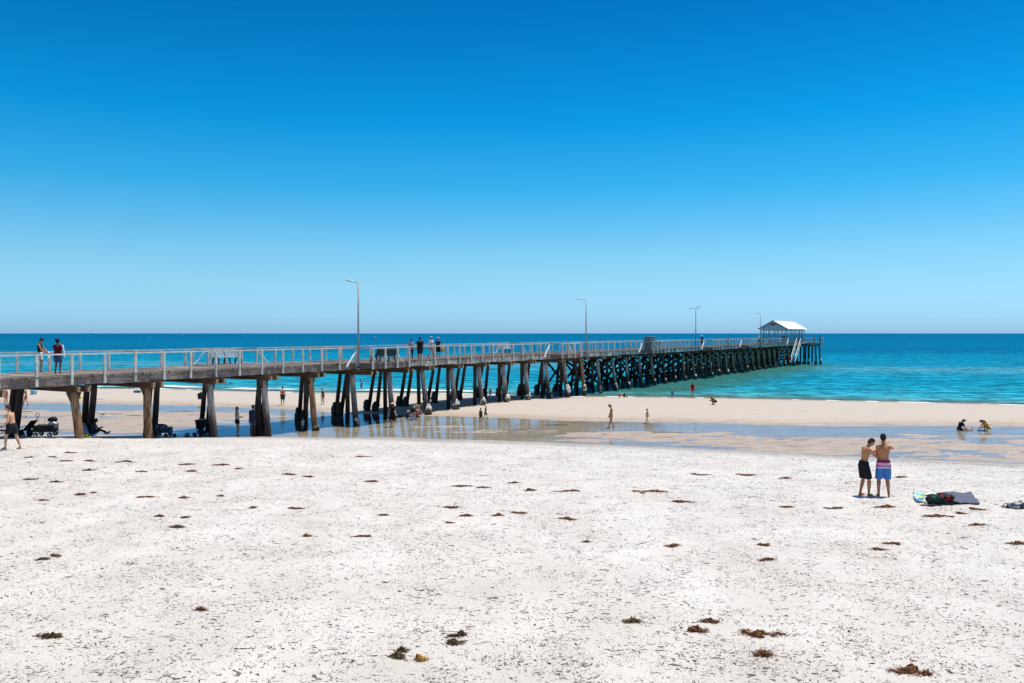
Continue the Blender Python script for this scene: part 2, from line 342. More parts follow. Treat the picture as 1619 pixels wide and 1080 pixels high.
    m2 = ns.new('ShaderNodeMixShader'); ls.new(al.outputs[0], m2.inputs[0]); ls.new(tr.outputs[0], m2.inputs[1]); ls.new(mx.outputs[0], m2.inputs[2])
    # foam: a lip at the water's edge and one small breaking line
    fn = N(ns, 'ShaderNodeMapping'); fn.inputs['Scale'].default_value = (.16, .6, 1); ls.new(pos, fn.inputs[0])
    fz = N(ns, 'ShaderNodeTexNoise', Scale=1.0, Detail=7.0, Roughness=.6); ls.new(fn.outputs[0], fz.inputs['Vector'])
    def band(c, w, amp, thr):
        q = N(ns, 'ShaderNodeMath', operation='MULTIPLY_ADD'); ls.new(fz.outputs[0], q.inputs[0]); q.inputs[1].default_value = amp; ls.new(sd.outputs['Fac'], q.inputs[2])
        s = N(ns, 'ShaderNodeMath', operation='SUBTRACT'); ls.new(q.outputs[0], s.inputs[0]); s.inputs[1].default_value = c + amp * .5
        ab = N(ns, 'ShaderNodeMath', operation='ABSOLUTE'); ls.new(s.outputs[0], ab.inputs[0])
        mr = N(ns, 'ShaderNodeMapRange'); mr.inputs['From Min'].default_value = 0; mr.inputs['From Max'].default_value = w; mr.inputs['To Min'].default_value = 1; mr.inputs['To Max'].default_value = 0; ls.new(ab.outputs[0], mr.inputs[0])
        n2 = N(ns, 'ShaderNodeTexNoise', Scale=thr[0], Detail=4.0); ls.new(pos, n2.inputs['Vector'])
        m3 = N(ns, 'ShaderNodeMapRange'); m3.inputs['From Min'].default_value = thr[1]; m3.inputs['From Max'].default_value = thr[1] + .06; ls.new(n2.outputs[0], m3.inputs[0])
        p = N(ns, 'ShaderNodeMath', operation='MULTIPLY'); ls.new(mr.outputs[0], p.inputs[0]); ls.new(m3.outputs[0], p.inputs[1]); return p
    left = N(ns, 'ShaderNodeSeparateXYZ'); ls.new(pos, left.inputs[0])
    lm = N(ns, 'ShaderNodeMapRange'); lm.inputs['From Min'].default_value = 6; lm.inputs['From Max'].default_value = -6; ls.new(left.outputs[0], lm.inputs[0])
    b_a = band(.40, .42, .5, (.30, .51)); b_b = band(4.6, 1.15, 1.6, (.13, .46))
    b_c = N(ns, 'ShaderNodeMath', operation='MULTIPLY'); ls.new(b_b.outputs[0], b_c.inputs[0]); ls.new(lm.outputs[0], b_c.inputs[1])
    fa = N(ns, 'ShaderNodeMath', operation='MAXIMUM'); ls.new(b_a.outputs[0], fa.inputs[0]); ls.new(b_c.outputs[0], fa.inputs[1])
    fac = N(ns, 'ShaderNodeMath', operation='MULTIPLY', use_clamp=True); ls.new(fa.outputs[0], fac.inputs[0]); fac.inputs[1].default_value = 1.5
    fo = ns.new('ShaderNodeBsdfDiffuse'); fo.inputs['Color'].default_value = (.78, .82, .84, 1)
    m3 = ns.new('ShaderNodeMixShader'); ls.new(fac.outputs[0], m3.inputs[0]); ls.new(m2.outputs[0], m3.inputs[1]); ls.new(fo.outputs[0], m3.inputs[2])
    ls.new(m3.outputs[0], out.inputs[0]); return m
sxs = [-60000, -20000, -6000, -2000, -800, -400, -200] + frange(-140, 140, 1.4) + [140, 200, 400, 800, 2000, 6000, 20000, 60000]
sys_ = frange(60, 116, .45) + frange(116, 170, 2) + frange(170, 400, 12) + [400, 450, 520, 600, 700, 850, 1000, 1300, 1700, 2300, 3200, 5000, 8000, 14000, 30000, 60000]
def seaz(x, y):
    s = y - shore(x)
    if -1 < s < 60:
        a = .05 * math.exp(-((s - 6 - 1.2 * noise.noise(Vector((x * .05, 7, 0)))) / 1.2) ** 2) * max(0, .4 + noise.noise(Vector((x * .06, 2, 3))) * 2)
        a += .03 * noise.noise(Vector((x * .25, y * .8, 1))) * sm(s / 6) * sm((60 - s) / 20)
        return a
    return 0
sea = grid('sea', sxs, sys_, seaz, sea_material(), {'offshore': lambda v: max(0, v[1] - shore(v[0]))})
tag(sea, kind='structure')

# ------------------------------------------------------------------ the jetty
BX, BY = -10.66, 55.9; UX, UY = .5177, .8557
def P(s, w, z): return Vector((BX + UX * s - UY * w, BY + UY * s + UX * w, z))
DIR = Vector((UX, UY, 0)); NRM = Vector((-UY, UX, 0))
RZ = math.atan2(UY, UX)             # rotation that turns local +x into the jetty direction
BAY = 3.9; DECK = 4.5; W = 5.2
ROT = Matrix.Rotation(RZ, 3, 'Z')
def wood(name, a, b, c, scale=1.0):
    m = bpy.data.materials.new(name); ns, ls = nodes_of(m); bs = ns['Principled BSDF']; bs.inputs['Roughness'].default_value = .85; bs.inputs['Specular IOR Level'].default_value = .15
    g = ns.new('ShaderNodeNewGeometry'); mp = N(ns, 'ShaderNodeMapping'); mp.inputs['Rotation'].default_value = (0, 0, -RZ); mp.vector_type = 'POINT'
    mp.inputs['Scale'].default_value = (1, 1, 1); ls.new(g.outputs['Position'], mp.inputs[0])
    m2 = N(ns, 'ShaderNodeMapping'); m2.inputs['Scale'].default_value = (.8, 6, 6); ls.new(mp.outputs[0], m2.inputs[0])
    n1 = N(ns, 'ShaderNodeTexNoise', Scale=2.5 * scale, Detail=8.0, Roughness=.7); ls.new(m2.outputs[0], n1.inputs['Vector'])
    r1 = ramp(ns, [(.3, a), (.5, b), (.72, c)]); ls.new(n1.outputs[0], r1.inputs[0])
    n2 = N(ns, 'ShaderNodeTexNoise', Scale=.6, Detail=3.0); ls.new(g.outputs['Position'], n2.inputs['Vector'])
    r2 = ramp(ns, [(.35, .6), (.65, 1.15)]); ls.new(n2.outputs[0], r2.inputs[0])
    mu = N(ns, 'ShaderNodeMixRGB', blend_type='MULTIPLY', Fac=1.0); ls.new(r1.outputs[0], mu.inputs[1]); ls.new(r2.outputs[0], mu.inputs[2]); ls.new(mu.outputs[0], bs.inputs['Base Color'])
    bp = N(ns, 'ShaderNodeBump', Strength=.6, Distance=.02); ls.new(n1.outputs[0], bp.inputs['Height']); ls.new(bp.outputs[0], bs.inputs['Normal'])
    return m
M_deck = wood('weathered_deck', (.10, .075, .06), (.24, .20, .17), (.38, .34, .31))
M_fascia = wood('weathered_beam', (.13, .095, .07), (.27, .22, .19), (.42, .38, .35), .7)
M_fascia_pale = wood('pale_beam', (.26, .22, .19), (.58, .54, .49), (.78, .74, .69), .7)  # paler tone for the side beams of the seaward bays
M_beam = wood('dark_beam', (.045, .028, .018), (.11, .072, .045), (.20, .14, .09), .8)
M_endgrain = mat('sawn_end', (.36, .22, .12), .8, .3, 9)
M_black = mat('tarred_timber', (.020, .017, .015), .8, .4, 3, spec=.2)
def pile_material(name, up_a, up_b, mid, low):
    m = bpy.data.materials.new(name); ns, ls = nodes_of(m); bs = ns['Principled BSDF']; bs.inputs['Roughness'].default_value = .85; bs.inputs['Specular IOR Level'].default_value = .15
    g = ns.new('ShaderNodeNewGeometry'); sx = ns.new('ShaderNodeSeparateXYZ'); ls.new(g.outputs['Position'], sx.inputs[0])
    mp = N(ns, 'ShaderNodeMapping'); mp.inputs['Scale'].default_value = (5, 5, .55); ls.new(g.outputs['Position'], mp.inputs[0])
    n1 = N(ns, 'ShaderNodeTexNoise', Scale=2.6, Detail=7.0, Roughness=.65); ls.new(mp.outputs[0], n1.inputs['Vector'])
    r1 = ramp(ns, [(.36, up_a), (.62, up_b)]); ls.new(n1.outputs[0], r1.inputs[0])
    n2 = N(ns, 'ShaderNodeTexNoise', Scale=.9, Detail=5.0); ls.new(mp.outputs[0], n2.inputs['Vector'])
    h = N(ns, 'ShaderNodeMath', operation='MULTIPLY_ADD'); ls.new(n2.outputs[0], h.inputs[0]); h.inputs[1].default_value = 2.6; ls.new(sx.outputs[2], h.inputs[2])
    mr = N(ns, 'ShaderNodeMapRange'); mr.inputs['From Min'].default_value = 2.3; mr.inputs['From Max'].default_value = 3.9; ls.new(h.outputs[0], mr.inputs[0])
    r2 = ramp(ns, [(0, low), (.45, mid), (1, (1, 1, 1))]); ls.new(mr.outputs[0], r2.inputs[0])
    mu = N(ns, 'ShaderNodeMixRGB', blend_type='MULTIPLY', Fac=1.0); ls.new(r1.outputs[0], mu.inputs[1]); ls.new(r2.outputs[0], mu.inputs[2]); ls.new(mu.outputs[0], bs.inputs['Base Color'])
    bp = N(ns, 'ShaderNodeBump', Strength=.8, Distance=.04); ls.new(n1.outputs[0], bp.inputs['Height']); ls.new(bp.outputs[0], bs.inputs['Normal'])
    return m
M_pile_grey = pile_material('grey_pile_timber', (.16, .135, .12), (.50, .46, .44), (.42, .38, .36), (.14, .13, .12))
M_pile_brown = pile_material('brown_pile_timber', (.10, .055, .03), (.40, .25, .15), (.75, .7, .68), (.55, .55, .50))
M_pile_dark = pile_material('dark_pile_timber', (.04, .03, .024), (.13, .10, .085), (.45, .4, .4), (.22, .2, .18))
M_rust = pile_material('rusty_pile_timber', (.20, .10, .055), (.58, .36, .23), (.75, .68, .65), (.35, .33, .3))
M_rail = mat('painted_rail', (.56, .57, .51), .6, .16, 3, metal=.0)
M_railin = mat('galvanised_pole', (.26, .30, .31), .5, .1, 4, metal=.3)
M_white = mat('white_paint', (.78, .79, .78), .5, .05, 4)
M_crust = mat('barnacle_crust', (.66, .60, .50), .95, .1, 14, bump=1.0, dark=(.10, .09, .065))
def crust():
    m = bpy.data.materials.new('crusted_collar'); ns, ls = nodes_of(m); bs = ns['Principled BSDF']; bs.inputs['Roughness'].default_value = .95; bs.inputs['Specular IOR Level'].default_value = .1
    g = ns.new('ShaderNodeNewGeometry'); sx = ns.new('ShaderNodeSeparateXYZ'); ls.new(g.outputs['Position'], sx.inputs[0])
    n1 = N(ns, 'ShaderNodeTexNoise', Scale=3.6, Detail=6.0, Roughness=.6); ls.new(g.outputs['Position'], n1.inputs['Vector'])
    h = N(ns, 'ShaderNodeMath', operation='MULTIPLY_ADD'); ls.new(n1.outputs[0], h.inputs[0]); h.inputs[1].default_value = 3.4; ls.new(sx.outputs[2], h.inputs[2])
    mr = N(ns, 'ShaderNodeMapRange'); mr.inputs['From Min'].default_value = 1.9; mr.inputs['From Max'].default_value = 2.9; ls.new(h.outputs[0], mr.inputs[0])
    r = ramp(ns, [(.25, (.05, .045, .03)), (.42, (.16, .15, .09)), (.55, (.55, .50, .42)), (.9, (.74, .71, .65))]); ls.new(mr.outputs[0], r.inputs[0]); ls.new(r.outputs[0], bs.inputs['Base Color'])
    bp = N(ns, 'ShaderNodeBump', Strength=1.0, Distance=.06); ls.new(n1.outputs[0], bp.inputs['Height']); ls.new(bp.outputs[0], bs.inputs['Normal']); return m
M_crust = crust()
M_collar_dark = mat('dark_collar', (.055, .05, .042), .9, .35, 9, bump=1.0)

KMIN, KMAX = -11, 35
jetty = thing('jetty', P(KMIN * BAY, W / 2, DECK), 0, 'long weathered timber jetty with pale handrails running out to sea on raked piles', 'jetty')
# deck boards run across
b = MB(); s = KMIN * BAY; rnd = random.Random(3)
END = 137.0
while s < END:
    bw = .21; o1 = rnd.uniform(-.16, .0) ; o2 = rnd.uniform(0, .1); zt = rnd.uniform(-.012, .012)
    b.beam(P(s + bw / 2, -.02 + o1, DECK - .05 + zt), P(s + bw / 2, W + .02 + o2, DECK - .05 + zt), bw - .018, .10); s += bw
b.build('deck', M_deck, jetty, world=True)
near_bays = [(0, 3.9), (27.3, 31.2), (50.7, 54.6), (74.1, 78.0), (93.6, 97.5)]
far_bays = [(-7.8, -3.9), (27.3, 31.2)]
PR = 1.5
def in_bays(s, bays): return any(a - .01 < s < c + .01 for a, c in bays)
# side beams: one timber per bay, butt jointed over the piles
bi = MB(); rnd = random.Random(11)
for k in range(KMIN, 36):
    s0 = k * BAY; s1 = min(s0 + BAY, END)
    if s1 <= s0: continue
    b = MB(); b2 = MB(); mid = s0 + rnd.uniform(1.2, 2.8)
    for a0, a1 in ((s0, mid), (mid, s1)):
        h = .36 + rnd.uniform(-.03, .03)
        b.beam(P(a0 + .012, .05 + rnd.uniform(-.012, .012), DECK - .115 - h / 2), P(a1 - .012, .05 + rnd.uniform(-.012, .012), DECK - .115 - h / 2), .13, h)
        b2.beam(P(a0 + .012, W - .05, DECK - .12 - h / 2), P(a1 - .012, W - .05, DECK - .12 - h / 2), .13, h)
    for q_ in (b, b2): q_.build('side_beam', M_fascia_pale if k > 0 else M_fascia, jetty, world=True)
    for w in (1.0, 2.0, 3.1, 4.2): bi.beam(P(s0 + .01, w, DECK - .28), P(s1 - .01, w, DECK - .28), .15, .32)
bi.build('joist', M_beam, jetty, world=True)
# protruding passing bays, cross heads reach out under them
for side, bays in ((-1, near_bays), (1, far_bays)):
    for a0, a1 in bays:
        w0 = -.19 if side < 0 else W + .13; w1 = -PR if side < 0 else W + PR
        b = MB(); bf = MB(); s = a0 + .02
        while s < a1 - .05:
            b.beam(P(s + .1, w0, DECK - .05), P(s + .1, w1 + rnd.uniform(-.05, .05), DECK - .05), .19, .10); s += .21
        bf.beam(P(a0, w1 - side * .1, DECK - .26), P(a1, w1 - side * .1, DECK - .26), .14, .28)
        for ss in (a0 + .12, a1 - .12): bf.beam(P(ss, (w0), DECK - .255), P(ss, w1 - side * .18, DECK - .255), .14, .24)
        b.build('bay_deck', M_deck, jetty, world=True); bf.build('bay_edge_beam', M_fascia, jetty, world=True)

# cross heads
for k in range(KMIN, 36):
    s = k * BAY; n = any(abs(s - a) < .1 or abs(s - c) < .1 for a, c in near_bays); f = any(abs(s - a) < .1 or abs(s - c) < .1 for a, c in far_bays)
    wa = -PR - .1 if n else -.42 - rnd.uniform(0, .2); wb = W + PR + .1 if f else W + .35
    b = MB()
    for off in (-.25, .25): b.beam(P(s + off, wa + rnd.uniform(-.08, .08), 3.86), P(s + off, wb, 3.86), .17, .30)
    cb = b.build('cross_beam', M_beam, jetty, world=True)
    if k < 14:
        for off in (-.25, .25): e = MB(); e.beam(P(s + off, wa - .1, 3.86), P(s + off, wa - .125, 3.86), .145, .26); e.build('beam_end', M_endgrain, cb, world=True).location = (0, 0, 0)
# piles
def pile_mesh(b, s, wt, wb, zt, zb, r, seed, ds=0):
    n = 14; m_ = 14; vs = []; fs = []
    for i in range(m_ + 1):
        t = i / m_; z = zt + (zb - zt) * t; c = P(s + ds * t, wt + (wb - wt) * t + .03 * noise.noise(Vector((t * 2, seed, 0))), z); rr = r * (.92 + .16 * t)
        for k in range(n):
            a = 2 * math.pi * k / n; q = rr * (1 + .07 * noise.noise(Vector((math.cos(a) * 1.5, math.sin(a) * 1.5 + seed * 3, z * .7))))
            vs.append(c + Vector((math.cos(a) * q, math.sin(a) * q, 0)))
    for i in range(m_):
        for k in range(n): fs.append((i * n + k, (i + 1) * n + k, (i + 1) * n + (k + 1) % n, i * n + (k + 1) % n))
    fs.append(tuple(range(n))); b.add(vs, fs)
def collar_mesh(b, c, r, h, seed, lean=Vector((0, 0, 0))):
    n = 16; m_ = 10; vs = []; fs = []
    for i in range(m_ + 1):
        t = i / m_; pr = math.sin(math.pi * min(1, max(0, t * .86 + .14))) ** .45
        for k in range(n):
            a = 2 * math.pi * k / n; q = r * pr * (1 + .55 * noise.noise(Vector((math.cos(a) * 1.6, math.sin(a) * 1.6 + seed * 5, t * 3))) + .10 * noise.noise(Vector((math.cos(a) * 5, math.sin(a) * 5 + seed, t * 9))))
            if i == m_: q = r * .5
            vs.append(c + lean * t + Vector((math.cos(a) * q, math.sin(a) * q, t * h)))
    for i in range(m_):
        for k in range(n): fs.append((i * n + k, i * n + (k + 1) % n, (i + 1) * n + (k + 1) % n, (i + 1) * n + k))
    fs.append(tuple(range(m_ * n, m_ * n + n))); b.add(vs, fs)
rest = MB(); restc = MB(); cnt = 0; rnd = random.Random(5)
for k in range(KMIN, 36):
    s = k * BAY
    for j, (wt, wb) in enumerate(((.28, -.12), (1.0, .75), (4.30, 4.95), (4.95, 5.65))):
        wb += rnd.uniform(-.12, .12); dss = rnd.uniform(-.15, .2)
        if k in (-5, -4, -3) and j == 1: continue
        if j == 1 and k < 9: wt = .66; wb = .62
        if j > 1 and k <= -2: wt += .55; wb += .6
        g = P(s + dss, wb, 0); zb = min(hz(g.x, g.y), 99) - .6
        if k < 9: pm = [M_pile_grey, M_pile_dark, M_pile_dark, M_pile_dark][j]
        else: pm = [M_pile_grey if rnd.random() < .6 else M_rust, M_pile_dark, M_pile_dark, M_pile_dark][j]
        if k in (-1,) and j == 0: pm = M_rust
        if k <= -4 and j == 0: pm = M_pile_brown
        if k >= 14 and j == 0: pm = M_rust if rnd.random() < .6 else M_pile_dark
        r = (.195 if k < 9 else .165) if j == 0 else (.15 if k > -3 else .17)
        coll = (j != 1) and not (k < -1)
        cdat = None
        if coll:
            base = P(s + dss, wb, 0); gz = max(-.35, hz(base.x, base.y)) - .1; hgt = rnd.uniform(.55, .95) + (.5 if k > 7 else 0) + (.25 if j > 1 and k < 8 else 0)
            cdat = (base, gz, hgt)
        if cnt < 100 and k > -9:
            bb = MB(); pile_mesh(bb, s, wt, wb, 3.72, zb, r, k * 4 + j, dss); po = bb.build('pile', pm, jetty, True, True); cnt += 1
            if cdat:
                bb = MB(); collar_mesh(bb, Vector((cdat[0].x, cdat[0].y, cdat[1])), r * ((1.15 if k < 1 else 1.45) if j == 0 else 1.9), cdat[2], k * 4 + j)
                co = bb.build('pile_collar', M_crust if j == 0 else M_collar_dark, po, True, False)
        else:
            pile_mesh(rest, s, wt, wb, 3.72, zb, r, k * 4 + j, dss)
            if cdat: collar_mesh(restc, Vector((cdat[0].x, cdat[0].y, cdat[1])), r * 1.45, cdat[2], k * 4 + j)
# white crusts on outer piles right at the foot (k 0..8 wear pale patches)
o = rest.build('far_piles', M_rust, jetty, True, True); o['kind'] = 'stuff'
o = restc.build('far_pile_collars', M_crust, jetty, True, True); o['kind'] = 'stuff'
for k in range(-5, 0):                                            # timber corbels under the cross heads of the shore end
    b = MB(); s = k * BAY
    for sg in (-1, 1): b.beam(P(s + sg * .30, .28, 3.70), P(s + sg * .12, .22, 3.25), .14, .12)
    b.build('corbel', M_beam, jetty, world=True)
# cross bracing of the seaward half
for k in range(10, 36):
    s = k * BAY
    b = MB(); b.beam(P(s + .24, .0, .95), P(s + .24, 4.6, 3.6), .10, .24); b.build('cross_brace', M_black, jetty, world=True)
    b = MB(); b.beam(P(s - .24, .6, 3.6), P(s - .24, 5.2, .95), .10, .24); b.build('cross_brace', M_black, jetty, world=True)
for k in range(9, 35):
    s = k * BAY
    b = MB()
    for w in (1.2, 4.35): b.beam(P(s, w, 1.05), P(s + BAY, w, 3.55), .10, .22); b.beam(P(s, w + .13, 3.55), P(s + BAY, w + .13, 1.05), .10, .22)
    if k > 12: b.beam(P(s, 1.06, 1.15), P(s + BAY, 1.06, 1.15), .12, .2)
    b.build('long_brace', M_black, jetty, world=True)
# handrails
SP = 1.67
near_runs = []; far_runs = []
def runs(bays, a, e):
    out = []; c = a
    for x0, x1 in sorted(bays): out.append((c, x0)); c = x1
    out.append((c, e)); return out
pc = 0; rest = MB(); RT = 5.545
for side, bays, wl, end in ((0, near_bays, -.10, 127.0), (1, far_bays, W + .06, END)):
    sg = -1 if side == 0 else 1
    for a, e in runs(bays, KMIN * BAY, end):
        b = MB(); b.beam(P(a, wl, RT - .035), P(e, wl, RT - .035), .11, .07); b.build('handrail', M_rail, jetty, world=True)
        n = max(1, round((e - a) / SP)); ps = [a + (e - a) * i / n for i in range(n + 1)]
        for q in ps:
            bb = MB(); bb.beam(P(q, wl - .0, DECK - .44), P(q, wl, RT - .07), .11, .11, up=NRM)
            if pc < 100 and q > -26: bb.build('rail_post', M_rail, jetty, world=True); pc += 1
            else: rest.v and None; rest.add(bb.v, bb.f)
    # returns and fronts of the bays
    for a, e in bays:
        w1 = wl + sg * (PR - .05)
        b = MB(); b.beam(P(a, w1, RT - .035), P(e, w1, RT - .035), .11, .07)
        for q in (a, e): b.beam(P(q, wl + sg * .06, RT - .04), P(q, w1 - sg * .06, RT - .04), .08, .06)
        b.build('bay_handrail', M_rail, jetty, world=True)
        for i in range(4):
            q = a + (e - a) * i / 3; bb = MB(); bb.beam(P(q, w1, DECK - .42), P(q, w1, RT - .07), .11, .11, up=NRM); bb.build('bay_post', M_rail, jetty, world=True)
        for q, dq in ((a, -1.05), (e, 1.05)):
            bb = MB(); bb.beam(P(q, wl + sg * .09, RT - .1), P(q + dq, wl + sg * .09, DECK - .25 if side == 0 else DECK + .05), .06, .12, up=NRM); bb.build('rail_strut', M_white, jetty, world=True)
o = rest.build('far_rail_posts', M_rail, jetty, world=True); o['kind'] = 'stuff'
# jetty head
b = MB(); s = END + .02
while s < 149:
    b.beam(P(s + .1, -4.4 if s < 139 else -.9, DECK - .05), P(s + .1, 9, DECK - .05), .2, .1); s += .22
b.build('head_deck', M_deck, jetty, world=True)
b = MB(); b.beam(P(END + .06, -4.5, DECK - .28), P(END + .06, 9, DECK - .28), .12, .34); b.beam(P(END, -4.46, DECK - .28), P(139.2, -4.46, DECK - .28), .12, .34)
for s in (137.8, 141.5, 145, 148.5): b.beam(P(s, -4.3 if s < 139 else -.8, 3.92), P(s, 9, 3.92), .3, .3)
b.build('head_beam', M_fascia, jetty, world=True)
b = MB()
for s in (137.8, 141.5, 145, 148.5):
    for w in ((-4.1, -3.3, -1.9, -1.0, 1.2, 4, 7, 8.6) if s < 139 else (-.6, 1.2, 4, 7, 8.6)):
        b = MB(); pile_mesh(b, s, w, w + (-.25 if w < -3 else .1), 3.8, -2, .17, s + w, rnd.uniform(-.2, .2)); b.build('head_pile', M_pile_dark, jetty, True, True)
for s in (137.8,):
    for w in (-4.35, -3.3, -1.9, -1.0): p = P(s, w, 0); b = MB(); collar_mesh(b, Vector((p.x, p.y, -.2)), .26, 1.4, s * w); b.build('head_collar', M_crust, jetty, True, True)
b = MB()
def railrun(b, pts):
    for p, q in zip(pts, pts[1:]):
        p = Vector(p); q = Vector(q); L = (q - p).length; b.beam(p, q, .10, .07); n = max(1, round(L / 1.5))
        for i in range(n + 1):
            c = p + (q - p) * i / n; b.beam(c - Vector((0, 0, .04)), c - Vector((0, 0, 1.35)), .08, .08)
railrun(b, [P(137.1, -1.9, RT - .03), P(137.1, -4.5, RT - .03)]); railrun(b, [P(137.1, -4.53, RT - .03), P(139.3, -4.53, RT - .03)]); railrun(b, [P(139.3, -4.45, RT - .03), P(139.3, -.9, RT - .03)]); railrun(b, [P(139.4, -.95, RT - .03), P(149, -.95, RT - .03)]); railrun(b, [P(149, -.9, RT - .03), P(149, 9, RT - .03)]); railrun(b, [P(137.1, 5.3, RT - .03), P(137.1, 9, RT - .03)])
b.build('head_handrail', M_rail, jetty, world=True)

# stairs down the side of the jetty (part of it)
b = MB(); bt = MB()
for w in (-1.75, -.95):
    b.beam(P(131.0, w, DECK - .1), P(126.0, w, .8), .08, .30)
n = 15
for i in range(n):
    t = (i + .5) / n; bt.beam(P(131.0 - 5.0 * t, -1.69, DECK - .1 - 3.6 * t), P(131.0 - 5.0 * t, -1.01, DECK - .1 - 3.6 * t), .32, .05)
bt.beam(P(131.1, -1.0, DECK - .06), P(137.0, -1.0, DECK - .06), 1.6, .08)
st = b.build('stair_stringers', M_rail, jetty, world=True); bt.build('stair_treads', M_fascia, jetty, world=True)
b = MB()
for w in (-1.75, -.95):
    b.beam(P(131.0, w, DECK + .9), P(126.0, w, 1.75), .09, .09)
    for t in (0, .25, .5, .75, 1): b.beam(P(131.0 - 5.0 * t, w, DECK - .1 - 3.6 * t), P(131.0 - 5.0 * t, w, DECK + .9 - 3.65 * t), .08, .08)
b.build('stair_handrail', M_white, jetty, world=True)
b = MB()
for q, dq in ((127.0, -.9),): b.beam(P(q, -.2, RT - .1), P(q + dq, -.2, DECK - .2), .08, .14, up=NRM)
b.beam(P(139.2, -4.65, RT + .1), P(139.0, -4.65, DECK - .3), .09, .2)
b.build('rail_strut', M_white, jetty, world=True)

# ------------------------------------------------------------------ shelter on the jetty head
sh0, sh1 = 126.0, 143.5
sc = P((sh0 + sh1) / 2, 2.5, DECK)
M_roof = mat('white_roof_sheet', (.88, .88, .87), .6, .02, 1); M_wallg = mat('pale_blue_grey_boards', (.42, .52, .55), .7, .1, 5, stretch=(8, 8, .3))
M_post = mat('grey_green_post', (.22, .29, .30), .6, .1, 5)
shel = thing('shelter', sc, 0, 'white gabled shelter open on slim posts at the sea end of the jetty', 'shelter')
EZ = 7.5; RZ_ = 9.02; wl0, wl1 = .1, 4.9; wm = 2.5
b = MB()
for wa, wb, za, zb in ((-.45, wm, EZ - .18, RZ_), (5.45, wm, EZ - .18, RZ_)):
    a0 = P(sh0 - .5, wa, za); a1 = P(sh1 + .5, wa, za); c1 = P(sh1 + .5, wb, zb); c0 = P(sh0 - .5, wb, zb); dz = Vector((0, 0, .07))
    vs = [a0, a1, c1, c0, a0 + dz, a1 + dz, c1 + dz, c0 + dz]
    b.add(vs, [(0, 3, 2, 1), (4, 5, 6, 7), (0, 1, 5, 4), (1, 2, 6, 5), (2, 3, 7, 6), (3, 0, 4, 7)])
    nseam = 24
rf = b.build('roof', M_roof, shel, world=True)
rb = MB(); rb.beam(P(sh0 - .52, wm, RZ_ + .09), P(sh1 + .52, wm, RZ_ + .09), .22, .05)
for i in range(25):
    s = sh0 - .45 + (sh1 - sh0 + .9) * i / 24
    rb.beam(P(s, -.44, EZ - .09), P(s, wm - .06, RZ_ + .07), .04, .03)
rb.build('ridge_cap', M_roof, rf, world=True).location = (0, 0, 0)
for s, nm in ((sh0, 'gable_wall'), (sh1, 'gable_wall')):
    b = MB(); th = .08
    a = [P(s, wl0, EZ - .45), P(s, wl1, EZ - .45), P(s, wl1, EZ - .02), P(s, wm, RZ_ - .06), P(s, wl0, EZ - .02)]
    v2 = [p + DIR * th for p in a]
    b.add(a + v2, [(0, 1, 2, 3, 4), (9, 8, 7, 6, 5)] + [(i, i + 5, (i + 1) % 5 + 5, (i + 1) % 5) for i in range(5)])
    b.build(nm, M_wallg, shel, world=True)
b = MB()
for w in (wl0 - .03, wl1 + .03): b.beam(P(sh0 + .1, w, EZ - .34), P(sh1, w, EZ - .34), .07, .24)
b.build('eaves_beam', M_wallg, shel, world=True)
b = MB()
for wa in (-.47, 5.47): b.beam(P(sh0 - .53, wa, EZ - .17), P(sh0 - .53, wm, RZ_ - .02), .05, .16)
b.build('barge_board', M_post, shel, world=True)
for i in range(10):
    w = wl0 + (wl1 - wl0) * i / 9
    for s in ((sh0 + .04), (sh1 + .04)):
        b = MB(); b.beam(P(s, w, DECK), P(s, w, EZ - .45), .13 if i in (0, 9) else .09, .10); b.build('post', M_wallg if i in (0, 9) else M_post, shel, world=True)
for i in range(1, 12):
    s = sh0 + .04 + (sh1 - sh0) * i / 12
    for w in (wl0, wl1):
        b = MB(); b.beam(P(s, w, DECK), P(s, w, EZ - .46), .10, .10); b.build('post', M_post, shel, world=True)
b = MB(); b.beam(P(sh0 - .04, 2.0, 8.0), P(sh0 - .04, 3.1, 8.0), .03, 1.0); sg_ = b.build('sign_board', mat('sign_white', (.60, .62, .62), .5, .04), shel, world=True)
b = MB(); b.beam(P(sh0 - .066, 2.06, 8.28), P(sh0 - .066, 3.04, 8.28), .015, .34)
b.build('sign_heading', mat('sign_red', (.26, .03, .04), .6, .1), sg_, world=True).location = (0, 0, 0)
b = MB()
for zz, l in ((7.98, .8), (7.86, .6), (7.75, .72), (7.64, .5)): b.beam(P(sh0 - .066, 2.55 - l / 2, zz), P(sh0 - .066, 2.55 + l / 2, zz), .012, .04)
b.build('sign_lines', mat('sign_grey', (.3, .32, .34), .6, .1), sg_, world=True).location = (0, 0, 0)

